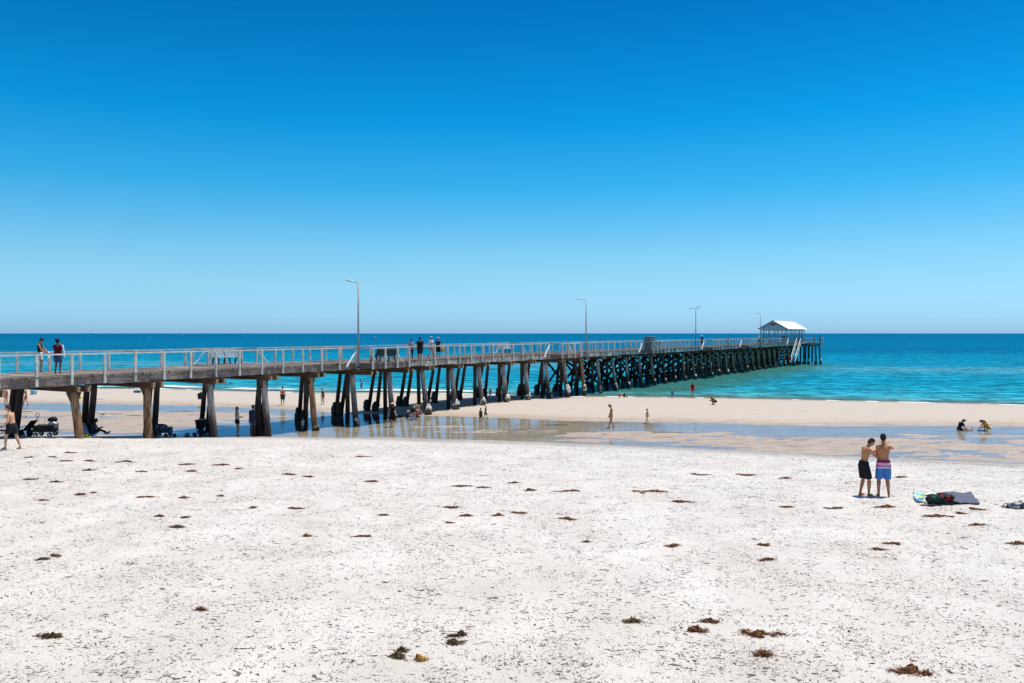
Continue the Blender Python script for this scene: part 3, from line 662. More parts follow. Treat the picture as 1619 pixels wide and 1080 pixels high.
# ------------------------------------------------------------------ lamps, benches, cabinet on the deck
M_lamp = mat('lamp_head_grey', (.55, .58, .58), .4, .05)
def lamp(s, label, double=False):
    t = thing('street_lamp', P(s, -.28, DECK - .3), 0, label, 'street lamp', 'lamps standing along the jetty')
    O = P(s, -.28, DECK - .3)
    b = MB(); top = Vector((0, 0, 5.75)); b.tube([Vector((0, 0, -.35)), Vector((0, 0, 2)), top], [.075, .065, .042], 10); b.build('pole', M_railin, t, True)
    b = MB(); b.box((0, 0, -.1), (.24, .24, .1)); b.box((0, 0, .12), (.24, .24, .06)); b.build('bracket', M_railin, t)
    A = Vector((-.98, .2, 0)).normalized()
    b = MB(); b.tube([top - Vector((0, 0, .05)), top + A * .22 + Vector((0, 0, .02)), top + A * .4 + Vector((0, 0, .06))], .028, 8); b.build('arm', M_railin, t, True)
    rot = Matrix.Rotation(math.atan2(A.y, A.x), 3, 'Z') @ Matrix.Rotation(-.2, 3, 'Y')
    b = MB(); b.ell(top + A * .62 + Vector((0, 0, .12)), (.34, .10, .055), rot); lh = b.build('lamp_head', M_lamp, t, True)
    b = MB(); b.ell(top + A * .66 + Vector((0, 0, .085)), (.22, .075, .04), rot); b.build('lens', mat('lamp_lens', (.6, .62, .6), .2, .02), lh, True)
    if double:
        A = -A; rot = Matrix.Rotation(math.atan2(A.y, A.x), 3, 'Z')
        b = MB(); b.tube([top, top + A * .3 + Vector((0, 0, .22))], .03, 8); b.ell(top + A * .45 + Vector((0, 0, .26)), (.26, .1, .06), rot); b.build('camera_head', M_railin, t, True)
lamp(0, 'nearest and tallest looking grey lamp pole, beside the first bay bench')
lamp(35.06, 'grey lamp pole just right of the middle of the jetty, second from shore')
lamp(70.1, 'lamp pole with a small second head pointing seaward, third along the jetty', True)
lamp(105.2, 'farthest lamp pole, just before the white roofed shelter')

def bench(s, w, face, label, m, L=1.9, dark=None):
    """face=+1: looks towards +w (seaward side), -1: looks to the camera side"""
    t = thing('bench', P(s, w, DECK), RZ + (0 if face > 0 else math.pi), label, 'bench', 'benches in the jetty bays')
    dk = mat('bench_leg', (.03, .035, .04), .5, .2)
    b = MB()
    for i in range(4): b.box((0, .02 + i * .115, .44), (L, .10, .04))
    b.build('seat', m, t)
    for cx in (-L / 4, L / 4):
        b = MB()
        for i in range(5):
            z = .52 + i * .10; b.box((cx, -.06 - .045 * i, z), (L / 2 - .07, .03, .092), Matrix.Rotation(R(-22), 3, 'X'))
        b.build('backrest', m, t)
    for cx in (-L / 2 + .2, 0, L / 2 - .2):
        b = MB(); b.beam((cx, .40, .42), (cx, .50, 0), .07, .07); b.beam((cx, -.02, .42), (cx, -.14, 0), .07, .07); b.beam((cx, -.06, .40), (cx, .44, .40), .06, .05); b.beam((cx, -.03, .42), (cx, -.28, .98), .05, .05)
        b.build('leg', dk, t)
M_bench_lit = mat('bench_lit', (.50, .57, .62), .6, .06); M_bench_shaded = mat('bench_shaded', (.045, .06, .065), .5, .15)  # sunlit fronts and shaded backs painted into the bench colours
bench(-5.9, W + .75, -1, 'pale backed bench by the far rail above the black pram', M_bench_lit, 2.2)
bench(2.0, -.95, 1, 'dark two-backed bench by the near rail right of the tallest lamp pole', M_bench_shaded, 2.3)
bench(29.3, W + .8, -1, 'pale backed bench by the far rail in the middle of the jetty', M_bench_lit, 2.0)
bench(56.6, .35, 1, 'dark bench seaward of the grey cabinet', M_bench_shaded, 2.0)

cab = thing('cabinet', P(51.55, -.75, DECK), RZ, 'grey boxy metal utility cabinet standing in a jetty bay', 'cabinet')
b = MB(); b.box((0, 0, .70), (1.45, .85, 1.7)); b.build('body', mat('cabinet_grey', (.16, .17, .175), .5, .08), cab, bevel=.02)
b = MB(); b.box((0, 0, 1.575), (1.55, .95, .05)); b.build('lid', mat('cabinet_lid', (.28, .29, .29), .5, .08), cab)
for x in (-.36, .36):
    b = MB(); b.box((x, -.435, .72), (.68, .02, 1.5)); d_ = b.build('door', mat('cabinet_door', (.13, .14, .145), .5, .08), cab, bevel=.008)
    b = MB(); b.box((x * .3, -.455, .8), (.03, .03, .16)); b.build('handle', M_rail, d_)

# ------------------------------------------------------------------ people
def skinm(tone):
    c = {'tan': (.50, .205, .085), 'brown': (.24, .105, .055), 'dark': (.10, .05, .03), 'pale': (.56, .34, .25), 'mid': (.56, .31, .19)}[tone]
    m = mat('skin_' + tone, c, .55, .10, 5); m.node_tree.nodes['Principled BSDF'].inputs['Subsurface Weight'].default_value = 0.0; return m
def clothm(col, nm=None):
    nm = nm or 'cloth_%02x%02x%02x' % tuple(int(c * 255) for c in col)
    return mat(nm, col, .9, .14, 9, spec=.1)
STRIPE = None
def board_shorts():
    m = bpy.data.materials.new('striped_board_shorts'); ns, ls = nodes_of(m); b = ns['Principled BSDF']; b.inputs['Roughness'].default_value = .85
    tc = ns.new('ShaderNodeTexCoord'); sx = ns.new('ShaderNodeSeparateXYZ'); ls.new(tc.outputs['Object'], sx.inputs[0])
    nz = N(ns, 'ShaderNodeTexNoise', Scale=9.0, Detail=3.0); ls.new(tc.outputs['Object'], nz.inputs['Vector'])
    ad = N(ns, 'ShaderNodeMath', operation='MULTIPLY_ADD'); ls.new(nz.outputs[0], ad.inputs[0]); ad.inputs[1].default_value = .012; ls.new(sx.outputs[2], ad.inputs[2])
    mr = N(ns, 'ShaderNodeMapRange'); mr.inputs['From Min'].default_value = .50; mr.inputs['From Max'].default_value = 1.05; ls.new(ad.outputs[0], mr.inputs[0])
    bl = (.05, .19, .52); wh = (.70, .70, .74); pk = (.60, .035, .19); lp = (.62, .30, .52)
    r = ramp(ns, [(0, bl), (.575, wh), (.635, pk), (.68, lp), (.70, (.08, .10, .3)), (.73, lp), (.80, wh), (.84, pk), (.90, (.1, .03, .1))], 'CONSTANT')
    ls.new(mr.outputs[0], r.inputs[0]); ls.new(r.outputs[0], b.inputs['Base Color']); return m

def ik(a, t, l1, l2, hint):
    a = Vector(a); t = Vector(t); d = t - a; L = min(d.length, (l1 + l2) * .999); 
    if d.length < 1e-4: d = Vector((0, 0, -1))
    dn = d.normalized(); L = max(L, abs(l1 - l2) + .02)
    x = (l1 * l1 - l2 * l2 + L * L) / (2 * L); h = math.sqrt(max(0, l1 * l1 - x * x))
    hv = Vector(hint); hv = hv - dn * hv.dot(dn)
    if hv.length < 1e-4: hv = Vector((0, 1, 0))
    hv.normalize()
    return a + dn * x + hv * h, a + dn * L
def remesh(o, vox, it=2):
    m = o.modifiers.new('remesh', 'REMESH'); m.mode = 'VOXEL'; m.voxel_size = vox; m.use_smooth_shade = True
    s = o.modifiers.new('smooth', 'SMOOTH'); s.factor = .5; s.iterations = it
POSES = {
 'stand': dict(pel=(0, 0, .93), neck=(0, .0, 1.45), hl=(-.27, .03, .78), hr=(.27, .03, .78), fl=(-.11, 0, .08), fr=(.11, .02, .08)),
 'look_down': dict(pel=(0, 0, .93), neck=(0, .05, 1.43), hl=(-.22, .12, .85), hr=(.22, .12, .85), fl=(-.11, 0, .08), fr=(.11, .05, .08), tilt=.6),
 'walk': dict(pel=(0, 0, .91), neck=(0, .05, 1.43), hl=(-.26, .22, .86), hr=(.26, -.20, .84), fl=(-.09, -.28, .13), fr=(.09, .30, .09)),
 'walk2': dict(pel=(0, 0, .92), neck=(0, .02, 1.44), hl=(-.25, -.18, .84), hr=(.25, .16, .84), fl=(-.10, .20, .08), fr=(.10, -.18, .11)),
 'rail': dict(pel=(0, 0, .93), neck=(0, .12, 1.42), hl=(-.16, .38, 1.08), hr=(.16, .38, 1.08), fl=(-.11, 0, .08), fr=(.11, -.04, .08)),
 'crossed': dict(pel=(0, 0, .93), neck=(0, -.01, 1.45), hl=(.10, .17, 1.14), hr=(-.10, .17, 1.10), fl=(-.13, .04, .08), fr=(.13, -.04, .08)),
 'phone': dict(pel=(0, 0, .93), neck=(0, -.01, 1.45), hl=(-.06, .17, 1.46), hr=(.27, .05, .80), fl=(-.12, 0, .08), fr=(.12, 0, .08), ehl=(-1, -.1, -.3)),
 'cream': dict(pel=(0, 0, .93), neck=(.01, .09, 1.42), hl=(-.02, .52, 1.33), hr=(.10, .50, 1.03), fl=(-.10, -.05, .08), fr=(.10, .10, .08), tilt=.7, ehr=(.2, -.1, -1), ehl=(-.5, 0, -.6)),
 'armsup': dict(pel=(0, 0, .93), neck=(0, 0, 1.45), hl=(-.04, .26, 1.33), hr=(.07, .24, 1.46), fl=(-.13, 0, .08), fr=(.13, -.03, .08), tilt=.15, ehr=(1, .1, -.55), ehl=(-.15, .1, -1)),
 'bend': dict(pel=(0, -.18, .86), neck=(0, .30, 1.14), hl=(-.14, .55, .62), hr=(.18, .50, .62), fl=(-.13, -.05, .08), fr=(.13, .02, .08), tilt=.9),
 'sit': dict(pel=(0, 0, .12), neck=(0, .06, .62), hl=(-.10, .42, .40), hr=(.10, .42, .38), fl=(-.12, .78, .07), fr=(.12, .72, .07), tilt=.35),
 'sit_legs': dict(pel=(0, 0, .11), neck=(0, .18, .58), hl=(-.14, .52, .10), hr=(.14, .50, .10), fl=(-.10, .88, .07), fr=(.12, .86, .07), tilt=.9),
 'squat': dict(pel=(0, -.16, .22), neck=(0, .16, .62), hl=(-.14, .55, .08), hr=(.14, .52, .10), fl=(-.12, .05, .07), fr=(.12, .08, .07), tilt=.8),
 'crouch': dict(pel=(0, -.16, .30), neck=(0, .22, .66), hl=(-.12, .40, .40), hr=(.12, .40, .40), fl=(-.12, .08, .07), fr=(.12, .02, .07), tilt=.6),
 'crawl': dict(pel=(0, -.25, .40), neck=(0, .28, .40), hl=(-.18, .42, .06), hr=(.18, .44, .06), fl=(-.12, -.60, .06), fr=(.12, -.58, .06), tilt=.5, knee=(0, .4, -1)),
 'swim': dict(pel=(0, -.1, -.55), neck=(0, 0, -.08), hl=(-.35, .2, -.15), hr=(.35, .2, -.15), fl=(-.12, -.3, -1.2), fr=(.12, -.2, -1.2)),
}
PEOPLE = []
def person(loc, H, face, pose, label, skin='tan', hair='short', hairc=(.02, .014, .01), top=None, topc=(.1, .1, .1), bot=None, botc=(.05, .05, .06), leg=.85,
           hat=None, hatc=(.6, .5, .3), vox=.009, child=False, slim=1.0, over=None, group=None, botm=None):
    Q = dict(POSES[pose]); 
    if over: Q.update(over)
    k = H / 1.75 if Q['neck'][2] > 1.2 or True else 1
    root = thing('person', loc, face, label, 'person', group)
    V = lambda p: Vector(p)
    pel = V(Q['pel']); neck = V(Q['neck']); u = (neck - pel).normalized(); SL = (neck - pel).length
    yaw = Q.get('twist', 0); side = Vector((math.cos(yaw), math.sin(yaw), 0)); side = (side - u * side.dot(u)).normalized(); fwd = u.cross(side)
    tilt = Q.get('tilt', 0.0); hyaw = Q.get('hyaw', 0.0)
    hs = 1.22 if child else 1.0
    hdir = (u * math.cos(tilt * .7) + fwd * math.sin(tilt * .7))
    if Q.get('headup'): hdir = V(Q['headup']).normalized()
    headc = neck + hdir * (.195 * (1.1 if child else 1)) + fwd * .02
    # head frame
    hu = (Vector((0, 0, 1)) * .3 + hdir * .7).normalized(); hu = (hu * math.cos(tilt * .55) + fwd * math.sin(tilt * .55)).normalized()
    hsd = (Matrix.Rotation(hyaw, 3, 'Z') @ side); hsd = (hsd - hu * hsd.dot(hu)).normalized(); hf = hu.cross(hsd)
    HR = Matrix((hsd, hf, hu)).transposed()
    shw = .152 * (1.0 if not child else .86) * slim
    SHL = pel + u * SL * .90 - side * shw; SHR = pel + u * SL * .90 + side * shw
    HPL = pel - side * .088 - u * .02; HPR = pel + side * .088 - u * .02
    kn = Q.get('knee', (0, 1, .25))
    EL, WL_ = ik(SHL, Q['hl'], .285, .255, Q.get('ehl', (-.4, -1, -.3))); ER, WR_ = ik(SHR, Q['hr'], .285, .255, Q.get('ehr', (.4, -1, -.3)))
    KL, AL = ik(HPL, Q['fl'], .425, .42, Q.get('kl', kn)); KR, AR = ik(HPR, Q['fr'], .425, .42, Q.get('kr', kn))
    S = lambda mb: [tuple(Vector(v) * k) for v in mb.v]
    secs = [(-.16, .085, .80), (-.10, .135, .78), (0, .160, .70), (.12, .155, .66), (.30, .132, .68), (.45, .134, .70), (.62, .160, .68), (.78, .176, .62), (.89, .168, .52), (.97, .115, .60), (1.02, .062, .95)]
    def torso(mb, t0, t1, inf, fl=0):
        pts = []; rs = []; el = []
        ts = sorted(set([t0, t1] + [x[0] for x in secs if t0 < x[0] < t1]))
        for t in ts:
            for (ta, ra, ea), (tb, rb, eb) in zip(secs, secs[1:]):
                if ta <= t <= tb + 1e-9:
                    q = (t - ta) / (tb - ta); r_ = ra + (rb - ra) * q; e_ = ea + (eb - ea) * q; break
            r_ = r_ * slim + inf; pts.append(pel + u * SL * t); rs.append(r_); el.append((e_ * (r_ - inf) + inf) / r_ if r_ else 1)
        mb.tube(pts, rs, 16, True, el, side)
    b = MB(); torso(b, -.16, 1.02, 0)
    g = .9 + .1 * slim
    b.caps(neck - u * .06, headc - hu * .05, .056 * g, .052 * g)
    b.ell(headc + hu * .02, (.076 * hs, .094 * hs, .108 * hs), HR); b.ell(headc - hu * .055 * hs + hf * .022, (.055 * hs, .062 * hs, .062 * hs), HR)     # skull, jaw
    b.caps(headc + hf * .088 * hs + hu * .015, headc + hf * .108 * hs - hu * .018, .010, .015)                       # nose
    b.ell(headc + hf * .080 * hs - hu * .058 * hs, (.026, .014, .010), HR)                                           # mouth
    for sg in (-1, 1): b.ell(headc + hsd * sg * .078 * hs - hu * .005, (.010, .022, .032), HR)                       # ears
    for sg, SH, E_, Wr in ((-1, SHL, EL, WL_), (1, SHR, ER, WR_)):
        b.caps(pel + u * SL * .90 + side * sg * .08, SH, .062 * g, .060 * g)
        b.caps(SH, (SH + E_) / 2, .056 * g, .047 * g); b.caps((SH + E_) / 2, E_, .047 * g, .038 * g); b.caps(E_, E_ + (Wr - E_) * .35, .038 * g, .041 * g); b.caps(E_ + (Wr - E_) * .35, Wr, .041 * g, .026 * g)
        # hand: palm, four unequal curled fingers, thumb off the side of the palm
        hd = (Wr - E_).normalized(); pn = Vector((-sg, 0, 0)) ; pn = (pn - hd * pn.dot(hd)); pn = pn.normalized() if pn.length > .2 else Vector((0, 0, -1)); ax = hd.cross(pn).normalized()
        if ax.dot(Vector((0, 1, 0.01))) < 0: ax = -ax
        PRt = Matrix((pn, ax, hd)).transposed()
        b.ell(Wr + hd * .045, (.015, .038, .052), PRt)
        for fi, (off, ln) in enumerate(((.029, .068), (.0095, .076), (-.0105, .070), (-.029, .055))):
            p0 = Wr + hd * .082 + ax * off; p1 = p0 + (hd * .9 + pn * .35).normalized() * ln * .55; p2 = p1 + (hd * .6 + pn * .8).normalized() * ln * .5
            b.caps(p0, p1, .0095, .009, 7); b.caps(p1, p2, .009, .008, 7)
        p0 = Wr + hd * .025 + ax * .030; p1 = p0 + (hd * .6 + ax * .75 + pn * .3).normalized() * .038; p2 = p1 + (hd * .85 + ax * .3 + pn * .4).normalized() * .032
        b.caps(p0, p1, .012, .0105, 7); b.caps(p1, p2, .0105, .009, 7)
    for sg, HP, K_, A_ in ((-1, HPL, KL, AL), (1, HPR, KR, AR)):
        b.caps(HP, HP + (K_ - HP) * .4, .088 * g, .078 * g); b.caps(HP + (K_ - HP) * .4, K_, .078 * g, .053 * g)
        b.caps(K_, K_ + (A_ - K_) * .3, .052 * g, .058 * g); b.caps(K_ + (A_ - K_) * .3, K_ + (A_ - K_) * .62, .058 * g, .042 * g); b.caps(K_ + (A_ - K_) * .62, A_, .042 * g, .033 * g)
        sh = (A_ - K_).normalized()
        fd = Vector((sg * .18, 1, 0)).normalized()
        if abs(sh.z) < .45: fd = (Vector((0, 0, 1)) + Vector((0, .5, 0))).normalized()
        fl_ = Vector((0, 0, -1)) if abs(sh.z) >= .45 else sh
        b.caps(A_ - fd * .03 + fl_ * .045, A_ + fd * .10 + fl_ * .05, .030, .028); b.caps(A_, A_ + fd * .09 + fl_ * .035, .034, .028); b.caps(A_ + fd * .10 + fl_ * .055, A_ + fd * .165 + fl_ * .06, .027, .018)
    b.v = S(b); bo = b.build('body', skinm(skin), root, True); remesh(bo, vox * max(.6, k))
    cv = max(.008, vox)
    def cloth(mb, nm, m, it=2):
        mb.v = S(mb); o = mb.build(nm, m, root, True); remesh(o, cv * max(.6, k), it); return o
    # hair
    hm = mat('hair_%02x%02x' % (int(hairc[0] * 255), int(hairc[1] * 255)), hairc, .7, .3, 30)
    if hair:
        h = MB(); h.ell(headc + hu * .038 * hs - hf * .016, (.082 * hs, .092 * hs, .098 * hs), HR)
        h.ell(headc - hu * .015 * hs - hf * .045 * hs, (.070 * hs, .055 * hs, .075 * hs), HR)
        if hair == 'curly': 
            for q in range(26):
                a = q * 2.4; zz = -.5 + 1.5 * q / 26; rr = math.sqrt(max(0, 1 - min(1, abs(zz)) ** 2)); h.ell(headc + hu * (.05 + .085 * zz) + hsd * math.cos(a) * .085 * rr + hf * (math.sin(a) * .085 * rr - .03), (.034, .034, .034))
        if hair == 'long':
            h.caps(headc - hf * .06, headc - hf * .085 - hu * .16, .06, .05); h.caps(headc - hf * .085 - hu * .16, neck - fwd * .10 - u * .12, .05, .035)
        if hair == 'bob': h.caps(headc - hf * .05 - hu * .02, headc - hf * .06 - hu * .10, .075, .06)
        if hair == 'bun': h.ell(headc - hf * .09 + hu * .09, (.045, .045, .045))
        if hair == 'tail': h.caps(headc - hf * .09 + hu * .02, headc - hf * .13 - hu * .14, .035, .02)
        cloth(h, 'hair', hm, 1)
    if hat:
        h = MB(); m_h = clothm(hatc)
        if hat == 'brim':
            h.ell(headc + hu * .075 * hs, (.092 * hs, .104 * hs, .075 * hs), HR)
            P0 = headc + hu * .055 * hs; h.tube([P0 - hu * .012, P0 + hu * .004], [.185 * hs, .170 * hs], 20, True, [1.05, 1.05], hsd)
        else:
            h.ell(headc + hu * .055 * hs - hf * .006, (.088 * hs, .102 * hs, .080 * hs), HR)
            if hat == 'cap': h.ell(headc + hu * .045 * hs + hf * .125 * hs, (.062, .075, .012), HR)
            if hat == 'flap': h.caps(headc - hf * .075, headc - hf * .09 - hu * .10, .07, .06)
        cloth(h, 'hat', m_h, 1)
    if top:
        c = MB(); tm = clothm(topc)
        if top in ('tee', 'tank', 'vest', 'dress'):
            torso(c, -.06 if top != 'dress' else -.1, .95, .018)
            if top in ('tee', 'dress'):
                for sg, SH, E_ in ((-1, SHL, EL), (1, SHR, ER)):
                    c.caps(pel + u * SL * .89 + side * sg * .07, SH, .078 * g, .076 * g)
                    if top == 'tee': c.tube([SH - (E_ - SH).normalized() * .01, SH + (E_ - SH) * .35, SH + (E_ - SH) * .68], [.074 * g, .070 * g, .076 * g], 12)
            else:
                for sg in (-1, 1): c.caps(pel + u * SL * .82 + side * sg * .10, pel + u * SL * .965 + side * sg * .085, .065 * g, .055 * g)
        if top == 'tee' or top == 'vest':
            torso(c, -.14, .15, .030)
        if top == 'suit': torso(c, -.13, .80, .013); [c.caps(pel + u * SL * .78 + side * sg * .08 + fwd * .02, pel + u * SL * .97 + side * sg * .075, .05, .03) for sg in (-1, 1)]
        if top == 'bikini': torso(c, .62, .76, .013)
        if top == 'rash':
            torso(c, -.10, .97, .015)
            for sg, SH, E_, Wr in ((-1, SHL, EL, WL_), (1, SHR, ER, WR_)): c.caps(pel + u * SL * .89 + side * sg * .07, SH, .075 * g, .074 * g); c.tube([SH, E_, E_ + (Wr - E_) * .6], [.068 * g, .052 * g, .045 * g], 12)
        if top == 'dress':
            mid = (KL + KR) / 2; cc = pel + (mid - pel) * .82
            c.tube([pel + u * .12, pel - Vector((0, 0, .02)), cc], [.165, .195, .235], 18, True, [.72, .75, .8], side)
        cloth(c, {'tee': 't_shirt', 'tank': 'tank_top', 'vest': 'shirt', 'dress': 'dress', 'suit': 'swimsuit', 'bikini': 'bikini_top', 'rash': 'rash_vest'}[top], tm)
    if bot:
        c = MB(); torso(c, -.15 if bot != 'briefs' else -.14, -0+.20 if bot != 'briefs' else .06, .028 if bot != 'briefs' else .012)
        for HP, K_, A_ in ((HPL, KL, AL), (HPR, KR, AR)):
            if bot == 'briefs': c.caps(HP, HP + (K_ - HP) * .08, .094 * g, .090 * g)
            elif bot == 'long': c.tube([HP, HP + (K_ - HP) * .4, K_, A_ - (A_ - K_) * .08], [.100 * g, .090 * g, .066 * g, .048 * g], 14)
            else:
                e = HP + (K_ - HP) * leg; c.tube([HP + (HP - K_).normalized() * .02, HP + (K_ - HP) * .35 * leg, HP + (K_ - HP) * leg * .98, e], [.112 * g, .110 * g, .102 * g, .102 * g], 14)
        cloth(c, {'briefs': 'swim_briefs', 'long': 'trousers'}.get(bot, 'shorts'), botm or clothm(botc))
    J = dict(hl=WL_ * k, hr=WR_ * k, head=headc * k, k=k, root=root, hf=hf, hu=hu, hsd=hsd, er=ER * k, el=EL * k)
    if vox < .0085:
        for sg in (-1, 1):
            e = MB(); e.ell((headc + hf * .080 + hu * .018 + hsd * sg * .030) * k, (.011 * k,) * 3); e.build('eye', mat('eye_dark', (.05, .035, .03), .2, .1), root, True)
    return J
def gp(x, y): return ground_pt(x, y)
def hgt(p, px): return px * p.y / F
BACK = 0.0; LEFT = R(90); RIGHT = R(-90); FRONT = R(180)

# the two men on the dry sand
p = gp(1365.5, 785); person(p, 1.70, RIGHT + R(9), 'cream', 'shirtless young man in black shorts rubbing sunscreen on the other man\'s back', 'tan', 'short', (.012, .01, .01), bot='shorts', botc=(.018, .018, .022), leg=.92, vox=.0075, slim=.93)
p2 = gp(1397, 786); person(p2, 1.76, BACK - R(12), 'armsup', 'shirtless man in striped blue, pink and white board shorts seen from behind', 'tan', 'short', (.012, .01, .01), bot='shorts', botm=board_shorts(), leg=.98, vox=.0075, over=dict(hyaw=R(-15)))
# walker at the left edge
p = gp(20, 711); person(p, 1.80, LEFT, 'walk2', 'shirtless man in dark shorts walking left at the left edge of the beach', 'mid', 'short', (.05, .03, .02), bot='shorts', botc=(.025, .027, .03), leg=.72, vox=.008, over=dict(fl=(-.10, .22, .11), fr=(.10, -.24, .09), neck=(0, .10, 1.43), tilt=.25, hl=(-.24, .22, .92), hr=(.25, .10, .85)))
# pier visitors
def deck_pt(x, y):
    d = F * (HC - DECK) / (y - HY); return Vector(((x - CX) / F * d, d, DECK))
J = person(deck_pt(63, 588), 1.74, RIGHT + R(15), 'stand', 'man in black tank top, dark cap and white shorts facing right on the jetty', 'tan', 'short', (.02, .015, .01), top='tank', topc=(.012, .012, .015), bot='shorts', botc=(.55, .66, .70), leg=.7, hat='cap', hatc=(.02, .03, .05), over=dict(hr=(.16, .34, 1.02), hl=(-.1, .36, 1.0), tilt=.4, fr=(.12, .06, .08)))
t = MB(); t.box((.02, .40, .86), (.26, .05, .30)); t.ell((.02, .40, 1.0), (.15, .07, .04)); to = t.build('beach_towel', clothm((.72, .78, .82)), None, False, bevel=.02)
to.location = J['root'].location; to.rotation_euler = J['root'].rotation_euler; tag(to, 'white towel hanging from the hands of the man in the black tank top', 'towel')
J = person(deck_pt(91, 590.5), 1.70, BACK, 'phone', 'curly haired person in maroon t-shirt and navy shorts seen from behind on the jetty', 'brown', 'curly', (.008, .006, .006), top='tee', topc=(.13, .012, .03), bot='shorts', botc=(.09, .11, .24), leg=.8, slim=1.12)
t = MB(); t.caps((.245, .0, 1.38), (.30, .03, 1.0), .045, .05); t.caps((.30, .03, 1.0), (.31, .04, .84), .055, .06); to = t.build('beach_towel', clothm((.74, .78, .82)), None, True)
to.location = J['root'].location; tag(to, 'white towel draped over the arm of the maroon shirted person', 'towel')
person(deck_pt(650, 569.5), 1.62, BACK + R(10), 'walk2', 'woman in lilac and white top and navy leggings strolling ahead on the jetty', 'tan', 'tail', (.015, .01, .01), top='tee', topc=(.32, .27, .40), bot='long', botc=(.015, .03, .07), slim=.88)
person(deck_pt(664, 571), 1.74, BACK + R(10), 'walk2', 'man in black t-shirt and dark shorts walking among the four on the jetty', 'brown', 'short', (.012, .01, .01), top='tee', topc=(.012, .012, .014), bot='shorts', botc=(.03, .028, .035), slim=1.12)
person(deck_pt(681, 565.5), 1.74, BACK - R(25), 'walk', 'man in white t-shirt, pale cap and khaki shorts striding on the jetty', 'mid', 'short', (.2, .18, .16), top='tee', topc=(.72, .72, .72), bot='shorts', botc=(.52, .46, .38), hat='cap', hatc=(.5, .5, .5))
J = person(deck_pt(692.5, 565.5), 1.66, BACK - R(10), 'stand', 'woman in navy outfit and white cap carrying a straw hat on the jetty', 'mid', 'bob', (.1, .06, .04), top='tee', topc=(.04, .05, .10), bot='shorts', botc=(.02, .02, .04), leg=1.0, hat='cap', hatc=(.75, .75, .75), slim=.95, over=dict(hr=(.34, .05, .86)))
t = MB(); rt = Matrix.Rotation(R(70), 3, 'Y'); t.ell((.36, .06, .66), (.20, .20, .02), Matrix.Rotation(R(80), 3, 'X')); t.ell((.36, .12, .66), (.11, .11, .09)); to = t.build('straw_hat', clothm((.60, .40, .14)), None, True); to.location = J['root'].location; tag(to, 'yellow straw hat held in the hand of the woman in navy', 'hat')
def far_deck(s, w, H, label, face, **kw):
    person(P(s, w, DECK), H, face, kw.pop('pose', 'stand'), label, vox=.014, **kw)
far_deck(75.5, .6, 1.7, 'person in white sun hat and dark clothes beside the strut past the third lamp', BACK, top='tee', topc=(.06, .07, .09), bot='shorts', hat='brim', hatc=(.8, .8, .8))
far_deck(88.5, .6, 1.72, 'person in grey clothes leaning at the jetty rail past the third lamp', RIGHT, pose='rail', top='tee', topc=(.25, .27, .30), bot='long', botc=(.18, .2, .22))
far_deck(106.5, .35, 1.72, 'person in white cap and pale top right beside the farthest lamp', FRONT, top='tee', topc=(.6, .62, .65), bot='shorts', botc=(.04, .03, .05), hat='cap', hatc=(.8, .8, .8))
far_deck(125.2, .5, 1.7, 'person in dark red top standing under the front corner of the shelter', FRONT, top='tee', topc=(.12, .02, .03), bot='long', botc=(.03, .03, .04), hair='short')
far_deck(127.6, .55, 1.72, 'person in maroon top and dark trousers just inside the shelter', BACK, top='tee', topc=(.10, .03, .03), bot='long', botc=(.03, .03, .04))
far_deck(136.2, .4, 1.7, 'person in white shirt beside the shelter above the stairs', LEFT, top='tee', topc=(.75, .75, .75), bot='shorts', botc=(.3, .3, .35))
far_deck(138.8, .3, 1.6, 'shorter person in pale top behind the white shirted one at the shelter', LEFT, top='tee', topc=(.6, .58, .55), bot='shorts', botc=(.2, .2, .25))
far_deck(138.0, -3.0, 1.72, 'person in red and grey top on the jetty head platform', RIGHT, top='tee', topc=(.30, .08, .08), bot='long', botc=(.05, .06, .08))
far_deck(138.6, -4.0, 1.72, 'person in dark jacket and red top at the outer corner of the jetty head', RIGHT, pose='rail', top='tee', topc=(.20, .02, .03), bot='long', botc=(.02, .03, .06))

# people on the flats
def flat(x, y, hpx, face, pose, label, **kw):
    p = gp(x, y); H = hpx * p.y / F if hpx > 0 else -hpx
    kw.setdefault('vox', .010); return person(p, H, face, pose, label, **kw)
flat(375, 690, 46.5, BACK - R(50), 'crossed', 'woman with white patterned top and black shorts watching with folded arms', skin='mid', hair='bob', hairc=(.16, .09, .05), top='tank', topc=(.55, .48, .45), bot='shorts', botc=(.02, .02, .02), leg=.35, slim=.9)
J = flat(400, 690, 49, BACK - R(15), 'stand', 'man in yellow bucket hat, navy t-shirt and grey shorts beside the pile', skin='brown', hair='short', top='tee', topc=(.045, .055, .10), bot='shorts', botc=(.10, .13, .19), hat='brim', hatc=(.66, .46, .20), slim=1.08)
t = MB(); t.ell((.22, .12, .78), (.12, .09, .17), jit=.3); o = t.build('bag', clothm((.20, .42, .62)), None, True); o.location = J['root'].location; tag(o, 'light blue bag hanging at the side of the man in the yellow hat', 'bag')
flat(447, 641, 30, BACK + R(20), 'walk2', 'shirtless man in navy cap and dark shorts walking toward the sea', skin='tan', bot='shorts', botc=(.03, .05, .08), hat='cap', hatc=(.02, .03, .06), over=dict(tilt=.3))
flat(511, 640, 27, FRONT - R(30), 'look_down', 'woman in dark swimsuit looking down on the sandbar beyond the jetty', skin='tan', hair='bun', top='suit', topc=(.03, .02, .03), bot='briefs', botc=(.03, .02, .03), slim=.9)
flat(479, 681, 19.5, BACK, 'stand', 'toddler in cream clothes at the foot of the brown pile', skin='pale', hair='short', hairc=(.25, .16, .08), top='tee', topc=(.60, .52, .44), bot='shorts', botc=(.5, .45, .4), child=True)
